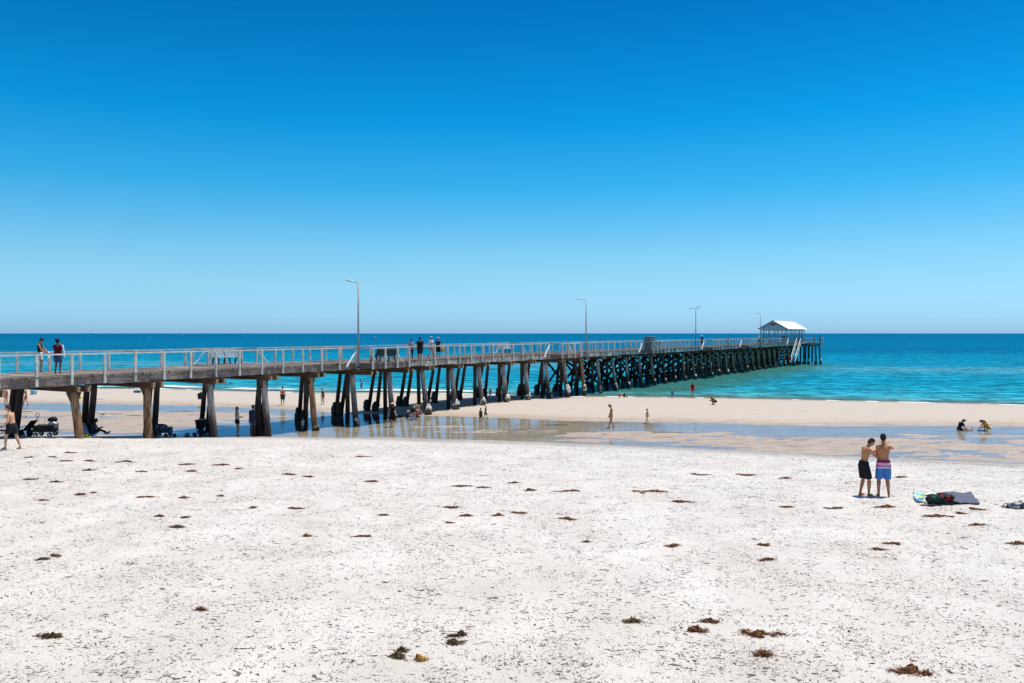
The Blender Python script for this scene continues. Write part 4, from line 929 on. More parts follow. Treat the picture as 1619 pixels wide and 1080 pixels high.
flat(620.5, 675, 38, BACK, 'walk2', 'woman in straw hat and short black dress wading in the pool', skin='tan', hair='bob', hairc=(.02, .015, .01), top='dress', topc=(.012, .012, .014), hat='brim', hatc=(.70, .58, .38))
flat(655, 664, -1.62, BACK - R(55), 'bend', 'woman in olive green top and black shorts bending over the sitting children', skin='mid', hair='bob', hairc=(.03, .02, .015), top='tank', topc=(.24, .26, .12), bot='shorts', botc=(.015, .015, .02), leg=.6)
flat(643.5, 661.5, -1.05, R(-60), 'sit', 'small child in white hat and dark rash vest sitting in the pool', skin='pale', top='rash', topc=(.05, .05, .06), bot='shorts', hat='flap', hatc=(.8, .8, .82), child=True)
flat(650, 663.5, -.85, R(-30), 'sit', 'small child in blue and white rash vest crouched at the woman\'s feet', skin='pale', hairc=(.2, .12, .06), top='rash', topc=(.15, .30, .60), bot='shorts', botc=(.6, .62, .66), child=True)
flat(661, 660.5, -1.12, R(60), 'sit', 'small child in pink hat and red printed swimwear sitting in the water', skin='tan', top='rash', topc=(.35, .10, .08), bot='shorts', hat='flap', hatc=(.75, .5, .48), child=True)
flat(760, 666.5, 21, BACK + R(10), 'walk2', 'boy in dark vest and yellow sleeves standing at the pool edge', skin='tan', top='rash', topc=(.10, .11, .04), bot='shorts', botc=(.02, .03, .04), child=True)
flat(767.5, 662, 20, BACK - R(60), 'walk', 'boy in navy rash vest striding right beside the other boy', skin='pale', hairc=(.3, .18, .08), top='rash', topc=(.02, .04, .08), bot='shorts', botc=(.02, .03, .06), child=True)
flat(967, 677, 38.5, LEFT, 'walk2', 'tanned girl in tan bikini walking left across the wet sand, head bowed', skin='tan', hair='bob', hairc=(.28, .16, .06), top='bikini', topc=(.45, .28, .14), bot='briefs', botc=(.45, .28, .14), slim=.86, over=dict(tilt=.75, hl=(-.15, .15, .85)))
flat(1023.5, 669.5, 22.5, LEFT + R(10), 'walk2', 'toddler in pink swimsuit walking at the edge of the pool', skin='tan', hair='short', hairc=(.2, .1, .05), top='suit', topc=(.60, .32, .38), bot='briefs', botc=(.6, .32, .38), child=True)
flat(984, 628, -1.35, LEFT, 'crawl', 'shirtless child on hands and knees in the shallows by the piles', skin='tan', bot='shorts', botc=(.015, .015, .02), vox=.012)
flat(1063, 630, 15, BACK, 'stand', 'small child in red hat and blue swim clothes at the water\'s edge', skin='pale', top='rash', topc=(.04, .20, .50), bot='shorts', botc=(.04, .2, .5), hat='flap', hatc=(.55, .03, .04), child=True, vox=.012)
flat(1095, 629, 26, BACK, 'stand', 'woman in black top and hot pink shorts standing at the water\'s edge', skin='tan', hair='long', hairc=(.25, .12, .04), top='tank', topc=(.03, .01, .02), bot='shorts', botc=(.60, .02, .13), leg=.45, slim=.95, vox=.012)
flat(1129, 640, -1.6, LEFT + R(20), 'crouch', 'person crouching low on the sandbar in yellow and black swimwear', skin='brown', hair='short', hairc=(.35, .22, .06), top='suit', topc=(.50, .32, .08), bot='shorts', botc=(.015, .012, .015), leg=.5, vox=.012)
flat(1516, 681, -1.6, RIGHT, 'sit_legs', 'person in black t-shirt sitting in the pool with legs stretched out', skin='pale', hair='bob', hairc=(.02, .015, .01), top='tee', topc=(.012, .012, .025), bot='shorts', botc=(.02, .02, .03), leg=.4)
J = flat(1560, 682, -1.62, LEFT, 'squat', 'long haired woman in yellow swimsuit squatting in the shallow pool', skin='tan', hair='long', hairc=(.02, .013, .01), top='suit', topc=(.62, .40, .02), bot='briefs', botc=(.62, .40, .02), slim=.9)
o = MB().ell(gp(1553, 681.5) + Vector((0, 0, .04)), (.34, .2, .03)).build('bodyboard', clothm((.10, .38, .62)), None, True); tag(o, 'small blue board lying in the water before the squatting woman', 'board')
flat(9, 640, 27, BACK, 'stand', 'person in pink swimsuit half hidden behind the leftmost pile', skin='tan', hair='bob', top='suit', topc=(.55, .15, .25), bot='briefs', botc=(.5, .12, .2), vox=.012)
flat(41, 641, 28, LEFT, 'walk2', 'boy in swim briefs walking left beyond the left end of the jetty', skin='tan', hair='short', bot='briefs', botc=(.35, .12, .10), vox=.012, slim=.9, over=dict(hl=(-.2, .38, 1.1)))
flat(195, 615, 22, LEFT, 'stand', 'bather in light trunks in the surf, seen below the jetty deck, left of a pair', skin='pale', bot='shorts', botc=(.5, .4, .4), vox=.016)
flat(207, 615, 22, RIGHT, 'walk2', 'bather with dark shorts in the surf, seen below the jetty deck, right of a pair', skin='dark', bot='shorts', botc=(.03, .04, .05), vox=.016)
def in_sea(x, y, sink, H, pose, label, **kw):
    d = F * HC / (y - HY); kw.setdefault('vox', .016); return person(Vector(((x - CX) / F * d, d, -sink)), H, kw.pop('face', 0), pose, label, **kw)
in_sea(356.5, 607, .0, 1.7, 'swim', 'swimmer with white top, head above the water beyond the jetty, left of two', skin='pale', top='rash', topc=(.7, .7, .7))
in_sea(364.5, 607, .0, 1.7, 'swim', 'dark haired swimmer with only head above the water, right of two', skin='tan')
in_sea(513, 608, .05, 1.7, 'swim', 'lone swimmer\'s head in the sea above the woman in dark swimsuit', skin='dark')
in_sea(572, 615, .45, 1.6, 'look_down', 'wader in red swimsuit standing thigh deep in the sea by the grey pile', skin='brown', hair='bun', top='suit', topc=(.45, .04, .06), bot='briefs', botc=(.45, .04, .06), face=LEFT)
in_sea(775, 627, .15, 1.1, 'stand', 'small child in pink and white clothes at the water\'s edge under the jetty', skin='pale', top='rash', topc=(.65, .35, .45), bot='shorts', botc=(.6, .5, .55), child=True, hat='flap', hatc=(.6, .2, .3))
# ------------------------------------------------------------------ beach gear under the jetty
BLK = mat('black_fabric', (.012, .013, .018), .8, .3); DGREY = mat('dark_grey_plastic', (.04, .045, .05), .5, .2); RUB = mat('rubber', (.015, .015, .015), .7, .2)
def wheel(parent, c, r, w, nm='wheel', ax=(0, 1, 0)):
    b = MB(); a = Vector(ax); b.tube([Vector(c) - a * w / 2, Vector(c) - a * w * .35, Vector(c) + a * w * .35, Vector(c) + a * w / 2], [r * .86, r, r, r * .86], 18, True, None, (1, 0, 0) if abs(a.x) < .5 else (0, 1, 0)); o = b.build(nm, RUB, parent)
    b = MB(); b.tube([Vector(c) - a * w * .56, Vector(c) + a * w * .56], r * .5, 14, True, None, (1, 0, 0) if abs(a.x) < .5 else (0, 1, 0)); b.build('hub', M_rail, o)
def wagon(loc, rz, label, m, cargo=True, sc=1.0):
    t = thing('beach_wagon', loc, rz, label, 'beach wagon'); t.scale = (sc,) * 3
    b = MB(); L, Wd, H = .95, .52, .30; z0 = .24
    for x0, x1, y0, y1 in ((-L / 2, L / 2, -Wd / 2, -Wd / 2 + .03), (-L / 2, L / 2, Wd / 2 - .03, Wd / 2), (-L / 2, -L / 2 + .03, -Wd / 2 + .03, Wd / 2 - .03), (L / 2 - .03, L / 2, -Wd / 2 + .03, Wd / 2 - .03)):
        b.box(((x0 + x1) / 2, (y0 + y1) / 2, z0 + H / 2), (x1 - x0, y1 - y0, H))
    b.box((0, 0, z0 + .02), (L - .07, Wd - .07, .03)); b.build('tub', m, t)
    b = MB()
    for y in (-Wd / 2, Wd / 2):
        for x in (-L / 2, L / 2): b.tube([(x, y * 1.03, .12), (x, y * 1.03, z0 + H + .03)], .014, 6)
        b.tube([(-L / 2, y * 1.03, z0 + H + .02), (L / 2, y * 1.03, z0 + H + .02)], .014, 6)
    b.build('frame', DGREY, t)
    for x in (-.33, .33):
        for y in (-.29, .29): wheel(t, (x, y, .115), .115, .07)
    b = MB(); b.tube([(-L / 2, 0, .22), (-L / 2 - .12, 0, .5), (-L / 2 + .10, 0, .95)], .014, 6)
    pts = [Vector((-L / 2 + .10 + .085 * math.sin(a), 0, .95 + .09 * (1 - math.cos(a)))) for a in [i * math.pi / 8 for i in range(17)]]; b.tube(pts, .016, 6); b.build('handle', DGREY, t, True)
    return t
p = gp(72, 689); wagon(p, R(4), 'black folding beach wagon with pull handle loaded with bags, left of the brown pile', BLK, sc=1.12)
b = MB(); b.ell((0, 0, 0), (.27, .22, .22), jit=.35, seed=3); o = b.build('duffel_bag', mat('silver_bag', (.45, .46, .47), .35, .35, 5, metal=.2), None, True); o.location = p + Vector((.42, 0, .66)); tag(o, 'silver and grey bag sitting on the right end of the black wagon', 'bag')
b = MB(); b.ell((0, 0, 0), (.26, .2, .15), jit=.3, seed=8); b.ell((-.12, 0, -.05), (.14, .18, .07)); o = b.build('duffel_bag', BLK, None, True); o.location = p + Vector((.38, .03, .93)); tag(o, 'black bag on top of the silver bag on the wagon', 'bag')
b = MB(); b.ell((0, 0, 0), (.17, .12, .2), jit=.3, seed=4); o = b.build('backpack', clothm((.02, .035, .06)), None, True); o.location = gp(47, 690.5) + Vector((0, 0, .20)); tag(o, 'navy backpack leaning at the left end of the black wagon', 'backpack')
for i, (dx, dz) in enumerate(((-.18, .85), (.16, .85))):
    b = MB(); b.tube([(0, 0, 0), (0, 0, .42)], .009, 6); b.box((0, 0, 0), (.03, .03, .05)); o = b.build('rod', DGREY, None, True); o.location = p + Vector((-.35 + dx + .0, .28, .60)); tag(o, ['thin upright rod in the wagon left of its pull handle', 'thin upright rod in the wagon right of its pull handle'][i], 'rod')
def camp_chair(loc, rz, label, lean=.3):
    t = thing('camp_chair', loc, rz, label, 'camp chair')
    b = MB(); b.box((0, 0, .30), (.5, .46, .03)); b.build('seat', BLK, t)
    b = MB(); b.beam((0, -.22, .30), (0, -.22 - lean, .82), .50, .03); b.build('backrest', BLK, t)
    b = MB()
    for sx in (-.25, .25):
        b.tube([(sx, -.3, 0), (sx, .24, .32)], .012, 6); b.tube([(sx, .26, 0), (sx, -.22, .34), (sx, -.24 - lean, .84)], .012, 6)
    b.tube([(-.25, .26, 0), (.25, .26, 0)], .012, 6); b.tube([(-.25, -.3, 0), (.25, -.3, 0)], .012, 6); b.build('frame', DGREY, t)
    b = MB(); [b.box((sx, -.02, .5), (.05, .42, .03)) for sx in (-.27, .27)]; b.build('armrest', BLK, t)
camp_chair(gp(3, 690), R(-70), 'black folding camp chair cut off by the left edge of the photo'); camp_chair(gp(36, 690), R(80), 'black folding camp chair tipped back behind the walking man', .45)
b = MB(); b.ell((0, 0, 0), (.42, .25, .22), jit=.4, seed=9); o = b.build('gear_bag', BLK, None, True); o.location = gp(20, 692) + Vector((0, .2, .15)); tag(o, 'black gear bag on the sand behind the legs of the walking man', 'bag')
for i, q in enumerate(((33.5, 692.5), (37.5, 692.0))):
    b = MB(); b.ell((0, 0, .05), (.14, .06, .05)); b.ell((.07, 0, .08), (.06, .05, .06)); o = b.build('shoe', clothm((.70, .32, .42)), None, True); o.location = gp(*q); o.rotation_euler = (0, 0, .3 + i); tag(o, ['pink shoe on the sand, nearer the walking man', 'pink shoe on the sand, nearer the black wagon'][i], 'shoe', 'pink shoes')
# seated woman with low chair
person(gp(146, 690) + Vector((0, .1, .12)), 1.62, RIGHT + R(8), 'sit', 'woman sitting in a low blue chair in the shade of the jetty', skin='dark', hair='short', top='tank', topc=(.10, .13, .24), bot='shorts', botc=(.05, .06, .1), leg=.6, vox=.010)
t = thing('beach_chair', gp(143, 690.5), RIGHT + R(8), 'low blue and white beach chair under the sitting woman', 'beach chair')
b = MB(); b.box((0, .05, .12), (.50, .42, .03)); b.build('seat', clothm((.25, .33, .50)), t)
b = MB(); b.beam((0, -.16, .12), (0, -.34, .62), .50, .03); b.build('backrest', clothm((.28, .36, .55)), t)
b = MB(); b.tube([(-.27, .25, 0), (-.27, -.17, .14), (-.27, -.36, .64), (-.2, -.385, .68), (.2, -.385, .68), (.27, -.36, .64), (.27, -.17, .14), (.27, .25, 0)], .016, 6); b.tube([(-.27, -.3, 0), (-.27, .2, .16)], .014, 6); b.tube([(.27, -.3, 0), (.27, .2, .16)], .014, 6); b.build('frame', M_white, t, True)
def bucket(loc, m, label, r=.13, h=.2):
    t = thing('bucket', loc, 0, label, 'bucket')
    b = MB(); n = 16; vs = []; 
    b.tube([(0, 0, 0), (0, 0, h), (0, 0, h), (0, 0, .02)], [r * .72, r, r * .93, r * .66], n, True); b.build('pail', m, t, True)
    b = MB(); b.tube([Vector((math.cos(a) * r, 0, h + math.sin(a) * r * .9)) for a in [i * math.pi / 8 for i in range(9)]], .006, 5); b.build('handle', M_white, t, True)
bucket(gp(135.5, 692), clothm((.70, .62, .02)), 'yellow bucket at the foot of the pile beside the low chair')
def flat_cloth(nm, corners, m, label, cat, th=.02, lump=.03, seed=0):
    """a towel with folds: a subdivided patch that follows the sand"""
    n = 14; vs = []; fs = []; A, B, C_, D = [Vector(c) for c in corners]
    for j in range(n + 1):
        for i in range(n + 1):
            u_ = i / n; v_ = j / n; q = (A * (1 - u_) + B * u_) * (1 - v_) + (D * (1 - u_) + C_ * u_) * v_
            q += Vector((noise.noise(q * 2 + Vector((seed, 0, 0))), noise.noise(q * 2 + Vector((0, seed, 0))), 0)) * .06
            z = max(hz(q.x, q.y), 0) + .035 + lump * abs(noise.noise(Vector((q.x * 3.5, q.y * 3.5 + seed, 0)))) * 2
            vs.append((q.x, q.y, z))
    for j in range(n):
        for i in range(n): a = j * (n + 1) + i; fs.append((a, a + 1, a + n + 2, a + n + 1))
    o = MB().add(vs, fs).build(nm, m, None, True); s_ = o.modifiers.new('thick', 'SOLIDIFY'); s_.thickness = th; s_.offset = -1
    tag(o, label, cat); return o
def multi_mat(nm, cols, scale=6):
    m = bpy.data.materials.new(nm); ns, ls = nodes_of(m); b = ns['Principled BSDF']; b.inputs['Roughness'].default_value = .9
    g = ns.new('ShaderNodeNewGeometry'); v = N(ns, 'ShaderNodeTexVoronoi', Scale=float(scale)); ls.new(g.outputs['Position'], v.inputs['Vector'])
    s = ns.new('ShaderNodeSeparateColor'); ls.new(v.outputs['Color'], s.inputs[0]); r = ramp(ns, [(i / len(cols), c) for i, c in enumerate(cols)], 'CONSTANT'); ls.new(s.outputs[0], r.inputs[0]); ls.new(r.outputs[0], b.inputs['Base Color']); return m
A = gp(139, 692.5); B_ = gp(190, 692); flat_cloth('beach_towel', (A, B_, B_ + Vector((.1, 1.0, 0)), A + Vector((0, 1.0, 0))), multi_mat('bright_towel', [(.05, .3, .5), (.7, .7, .68), (.65, .55, .08), (.55, .4, .2), (.1, .35, .6)], 3.5), 'bright blue, white and yellow towel spread in front of the sitting woman', 'towel')
# second cart, toys
wagon(gp(257, 690), R(-3), 'grey patterned beach cart filled with clothes behind the second thick pile', multi_mat('grey_pattern', [(.02, .025, .03), (.12, .14, .16), (.25, .27, .3), (.03, .03, .04)], 14), sc=.98)
b = MB(); b.ell((0, 0, 0), (.34, .18, .12), jit=.5, seed=2); b.ell((-.22, 0, .06), (.14, .12, .09), jit=.4, seed=7); o = b.build('clothes_pile', multi_mat('clothes', [(.5, .5, .62), (.06, .06, .09), (.25, .12, .25), (.03, .03, .05)], 6), None, True); o.location = gp(257, 690) + Vector((-.05, 0, .60)); tag(o, 'heap of clothes and towels on top of the grey patterned cart', 'clothes')
b = MB(); b.ell((0, 0, .115), (.115,) * 3, n=16, m=10); o = b.build('ball', clothm((.02, .10, .42)), None, True); o.location = gp(276, 691); tag(o, 'blue ball on the sand beside the grey patterned cart', 'ball')
o = MB().ell((0, 0, .11), (.17, .12, .13), jit=.4, seed=2).build('toy_bag', multi_mat('toy_bag_col', [(.03, .10, .35), (.7, .7, .7), (.6, .5, .1)], 9), None, True); o.location = gp(296, 691); tag(o, 'blue and white bag of sand toys left of the pram', 'bag')
# pram
t = thing('pram', gp(318, 690), R(-62), 'black pram with deep hood and a green bottle, standing in the shade of the jetty', 'pram')
b = MB(); b.tube([(0, -.12, .42), (0, -.05, .62), (0, .02, .84), (0, .02, .98)], [.20, .27, .34, .36], 16, True, [.9, 1.0, 1.1, 1.15]); b.build('seat_shell', BLK, t, True)
b = MB(); b.tube([(-.33, .0, .98), (-.34, .35, 1.05), (-.30, .58, 1.02), (.30, .58, 1.02), (.34, .35, 1.05), (.33, .0, .98)], .016, 7); b.build('push_handle', BLK, t, True)
b = MB()
for sx in (-.28, .28): b.tube([(sx, -.34, .14), (sx, .05, .58), (sx, .3, .95)], .016, 7); b.tube([(sx, .32, .16), (sx, -.1, .50)], .016, 7)
b.box((0, -.02, .26), (.42, .40, .18)); b.build('frame', DGREY, t)
for sx in (-.31, .31): wheel(t, (sx, .32, .15), .15, .06, 'rear_wheel', (1, 0, 0)); wheel(t, (sx * .8, -.36, .11), .11, .05, 'front_wheel', (1, 0, 0))
for i, (dx, c, l) in enumerate(((-.02, (.55, .56, .55), 'white bottle sticking out of the top of the pram'), (.20, (.25, .60, .04), 'lime green bottle lying in the top of the pram'))):
    b = MB(); b.tube([(-.09, 0, 0), (.06, 0, 0), (.10, 0, 0)], [.055, .055, .03], 10); o = b.build('bottle', clothm(c), None, True); o.location = t.location + Vector((dx, -.1, 1.03)); tag(o, l, 'bottle')
o = MB().ell((0, 0, .08), (.12, .1, .09)).build('toy_bucket', clothm((.60, .10, .08)), None, True); o.location = gp(308, 691); tag(o, 'small red toy beside the front wheel of the pram', 'toy')
# flat gear on the sandbar
b = MB(); b.ell((0, 0, .25), (.42, .2, .36), Matrix.Rotation(.5, 3, 'Y'), jit=.5, seed=11); o = b.build('kite', BLK, None, True); o.location = gp(319, 631); tag(o, 'black lumpy bag lying alone on the sandbar seen under the jetty', 'bag')
b = MB(); b.ell((0, 0, .06), (.65, .18, .06)); o = b.build('bodyboard', clothm((.75, .74, .73)), None, True); o.location = gp(155, 631); tag(o, 'white board lying flat on the sandbar beyond the jetty', 'board')
o = MB().ell((0, 0, .13), (.13, .13, .13)).build('ball', clothm((.62, .62, .05)), None, True); o.location = gp(127, 630.5); tag(o, 'small yellow ball on the sandbar left of the white board', 'ball')
b = MB(); b.ell((0, 0, .12), (.4, .2, .14), jit=.5, seed=5); o = b.build('bag', multi_mat('teal_bag', [(.02, .06, .07), (.02, .02, .03), (.05, .2, .2)], 5), None, True); o.location = gp(216.5, 621); tag(o, 'dark teal bag on the sandbar near the surf', 'bag')
bucket(gp(53.5, 623.5), clothm((.25, .52, .66)), 'large pale blue tub with yellow lid on the sandbar at the left', .34, .5)
o = MB().ell((0, 0, .53), (.3, .3, .1)).build('tub_lid', clothm((.6, .55, .1)), None, True); o.location = gp(53.5, 623.5); tag(o, 'yellow lid and toys heaped on the pale blue tub', 'lid')
bucket(gp(27, 623), clothm((.2, .45, .62)), 'pale blue tub right behind the leftmost piles', .3, .4)
o = MB().ell((0, 0, 0), (.4, .3, .12), jit=.4).build('clothes_pile', clothm((.25, .03, .05)), None, True); o.location = gp(31, 619.5) + Vector((0, 0, .35)); tag(o, 'dark red towel heaped beside the pale blue tub', 'towel')
def gull(loc, rz, label):
    t = thing('seagull', loc, rz, label, 'seagull')
    b = MB(); b.ell((0, 0, .20), (.08, .19, .085), Matrix.Rotation(R(12), 3, 'X')); b.caps((0, .12, .24), (0, .18, .33), .045, .035); b.ell((0, .20, .35), (.037, .045, .037)); b.caps((0, .24, .345), (0, .28, .335), .012, .005)
    o = b.build('body', M_white, t, True); remesh(o, .012)
    for s in (-1, 1):
        b = MB(); b.ell((s * .07, -.05, .22), (.02, .2, .06)); b.build('wing', mat('gull_grey', (.3, .32, .34), .7, .1), t, True)
        b = MB(); b.tube([(s * .03, 0, .15), (s * .03, .01, 0)], .006, 5); b.box((s * .03, .03, .005), (.03, .06, .01)); b.build('leg', clothm((.5, .1, .05)), t)
gull(gp(162, 659), R(70), 'white seagull standing on the wet flat left of the seaweed, under the jetty')
gull(gp(713 - 18, 622), R(-70), 'seagull at the edge of the surf beneath the middle of the jetty')
# towel, packs and bag right
c = [gp(1492, 799), gp(1550, 800), gp(1535, 782), gp(1487, 782)]
flat_cloth('beach_towel', c, mat('slate_towel', (.105, .115, .16), .95, .15, 30), 'dark slate grey towel spread on the dry sand right of the backpacks', 'towel', lump=.055)
pat = multi_mat('reef_print', [(.05, .30, .36), (.55, .68, .62), (.60, .62, .18), (.04, .30, .12), (.10, .22, .40), (.62, .72, .74)], 7)
flat_cloth('beach_towel', [gp(1447, 796), gp(1461, 796), gp(1459, 782), gp(1443, 782)], pat, 'small green and yellow printed towel, leftmost of the group by the packs', 'towel', seed=2)
flat_cloth('beach_towel', [gp(1464, 795), gp(1486, 793), gp(1484, 781), gp(1461, 781)], multi_mat('print_two', [(.60, .62, .3), (.55, .68, .72), (.12, .25, .42), (.62, .70, .72)], 6), 'small pale blue and yellow printed towel behind the green backpack', 'towel', seed=5)
def backpack(loc, rz, m, label, acc):
    t = thing('backpack', loc, rz, label, 'backpack'); t.scale = (.84, .84, .84)
    b = MB(); b.ell((0, 0, .14), (.27, .22, .16), jit=.35, seed=loc.x); [b.ell((.2 * math.cos(q * 1.3 + loc.x), -.12 + .1 * math.sin(q * 2.1), .10 + .05 * (q % 3)), (.10, .08, .07), Matrix.Rotation(q, 3, 'Z'), jit=.6, seed=q) for q in range(7)]; o = b.build('bag', m, t, True)
    b = MB(); [b.ell((-.09 + .055 * q, -.15 - .02 * (q % 2), .19 - .03 * (q % 3)), (.085, .09, .07), Matrix.Rotation(q * .9, 3, 'Y'), jit=.7, seed=q + 2) for q in range(5)]; b.build('pocket', acc, t, True)
    b = MB(); b.tube([Vector((-.2 + .4 * i / 8, .05 - .1 * math.sin(i), .26 + .05 * math.sin(i * .8))) for i in range(9)], .018, 6); b.build('strap', BLK, t, True)
backpack(gp(1475, 797), R(10), BLK, 'black and dark green backpack slumped on the sand', clothm((.01, .10, .06)))
backpack(gp(1492, 796.5), R(-8), BLK, 'black backpack covered by a bright red garment', clothm((.50, .015, .02)))
for i, q in enumerate(((1463, 800), (1474, 801))):
    b = MB(); b.ell((0, 0, .03), (.15, .055, .02)); b.tube([(-.03, -.05, .03), (.05, 0, .08), (-.03, .05, .03)], .012, 5); o = b.build('thong_sandal', clothm((.03, .03, .04) if i else (.35, .34, .33)), None, True); o.location = gp(*q); o.rotation_euler = (0, 0, -.4 + i * .5); tag(o, ['grey flip-flop on the sand left of its dark pair, before the backpack', 'black flip-flop right in front of the green backpack'][i], 'sandal')
b = MB(); b.ell((0, 0, .08), (.30, .15, .10), jit=.5, seed=1); b.tube([(-.2, 0, .1), (-.38, -.03, .14), (-.45, 0, .03)], .02, 6); o = b.build('bag', multi_mat('checks', [(.02, .02, .02), (.4, .42, .45), (.03, .03, .035)], 18), None, True); o.location = gp(1611, 804); tag(o, 'black and white checked bag lying at the right edge of the sand', 'bag')

# ------------------------------------------------------------------ boats
def boat(x, y, L, label):
    d = F * HC / (y - HY); t = thing('boat', ((x - CX) / F * d, d, 0), 0, label, 'boat', 'white boats near the horizon')
    b = MB(); vs = []; n = 9
    for i in range(n):
        u_ = i / (n - 1); x_ = (u_ - .5) * L; wd = L * .16 * math.sin(math.pi * (.12 + .86 * (1 - u_))) ** .6; zt = L * (.11 + .07 * u_ * u_)
        vs += [(x_, -wd, zt), (x_, -wd * .55, -.2), (x_, wd * .55, -.2), (x_, wd, zt)]
    fs = []
    for i in range(n - 1):
        for j in range(3): fs.append((4 * i + j, 4 * i + 4 + j, 4 * i + 5 + j, 4 * i + 1 + j))
        fs.append((4 * i + 3, 4 * i + 7, 4 * i + 4, 4 * i))
    fs += [(0, 1, 2, 3), tuple(4 * (n - 1) + q for q in (3, 2, 1, 0))]
    b.add(vs, fs).build('hull', M_white, t)
    b = MB(); h = L * .14; z = L * .12
    b.add([(-.25 * L, -.1 * L, z), (.18 * L, -.08 * L, z), (.18 * L, .08 * L, z), (-.25 * L, .1 * L, z), (-.2 * L, -.08 * L, z + h), (.04 * L, -.07 * L, z + h), (.04 * L, .07 * L, z + h), (-.2 * L, .08 * L, z + h)], [(0, 1, 5, 4), (1, 2, 6, 5), (2, 3, 7, 6), (3, 0, 4, 7), (4, 5, 6, 7)])
    cb_ = b.build('cabin', M_white, t)
    b = MB(); b.box((-.04 * L, 0, z + h * .6), (.2 * L, .185 * L, h * .3)); b.build('window', mat('boat_glass', (.05, .07, .09), .2, .1), cb_)
boat(593, 534, 7.5, 'white motor boat on the horizon right of the tallest lamp pole')
boat(236, 534, 4.5, 'tiny white boat above the jetty rail between the left pair and pale bench')
boat(288, 530.2, 9, 'tiny white boat on the horizon left of the pale bench'); boat(387, 531, 6, 'tiny white boat near the horizon right of the pale bench')
boat(140, 531, 5, 'leftmost tiny white boat near the horizon')

# ------------------------------------------------------------------ seaweed
def weedm(nm, a, c): return mat(nm, c, .9, .3, 25, bump=.6, dark=a)
WB = weedm('brown_seaweed', (.03, .012, .006), (.21, .088, .038)); WG = weedm('olive_seaweed', (.02, .014, .007), (.13, .085, .04)); WO = weedm('orange_sponge', (.12, .05, .01), (.45, .24, .05))
def weed(x, y, wpx, label, m=WB, aspect=.42, seed=None, h=.07):
    p = gp(x, y); L = wpx * p.y / F / 2; rnd = random.Random(int(x * 7 + y)); b = MB(); rx = L * .9; ry = min(rx * .8, max(.08, rx * aspect)); sl = rnd.uniform(-.35, .1)
    # lumpy mat built of overlapping low clumps strung along its length
    nb = 5 + int(L * 9); CL = []; sk = rnd.uniform(-.5, .5)
    for i in range(nb):
        u_ = (i + .5) / nb * 2 - 1; cx = u_ * rx * .82; cy = rnd.uniform(-.7, .7) * ry * (1 - .4 * abs(u_)); rr = (1 - .6 * abs(u_ + sk)) * rnd.uniform(.35, 1.15); rr = max(.22, rr)
        CL.append((cx, cy, rr)); b.ell((cx, cy, .0), (rx / nb * 1.9 * rr + .015, ry * .6 * rr, h * rr), Matrix.Rotation(sl + rnd.uniform(-.5, .5), 3, 'Z'), n=13, m=6, jit=1.2, seed=rnd.random() * 50)
    ns_ = int(110 + L * 330)
    for i in range(ns_):
        cx, cy, rr = rnd.choice(CL); a = rnd.uniform(0, 6.28); q = abs(rnd.gauss(0, .6)); X = cx + math.cos(a) * q * (rx / nb * 2.4 + .03); Y = cy + math.sin(a) * q * ry * .9; z = h * rr * max(0, 1 - q) * .9 + .004
        ln = rnd.uniform(.03, .10); t_ = rnd.uniform(0, 6.28); wd = rnd.uniform(.003, .007); c2 = t_ + rnd.uniform(-1, 1)
        P0 = Vector((X, Y, z)); P1 = P0 + Vector((math.cos(t_) * ln * .5, math.sin(t_) * ln * .5, rnd.uniform(.0, .012))); P2 = P1 + Vector((math.cos(c2) * ln * .5, math.sin(c2) * ln * .5, rnd.uniform(-.03, .0)))
        P2.z = max(P2.z, .002)
        sd = Vector((-math.sin(t_), math.cos(t_), .3)) * wd
        b.add([P0 - sd, P0 + sd, P1 + sd, P1 - sd, P2], [(0, 1, 2, 3), (3, 2, 4)])
    cs, sn = math.cos(sl * .25), math.sin(sl * .25)
    b.v = [(v[0] * cs - v[1] * sn, v[0] * sn + v[1] * cs, v[2]) for v in b.v]
    b.v = [(v[0], v[1], v[2] + hz(p.x + v[0], p.y + v[1]) - p.z) for v in b.v]
    o = b.build('seaweed_clump', m, None); o.location = p; tag(o, label, 'seaweed', 'seaweed clumps washed up on the beach')
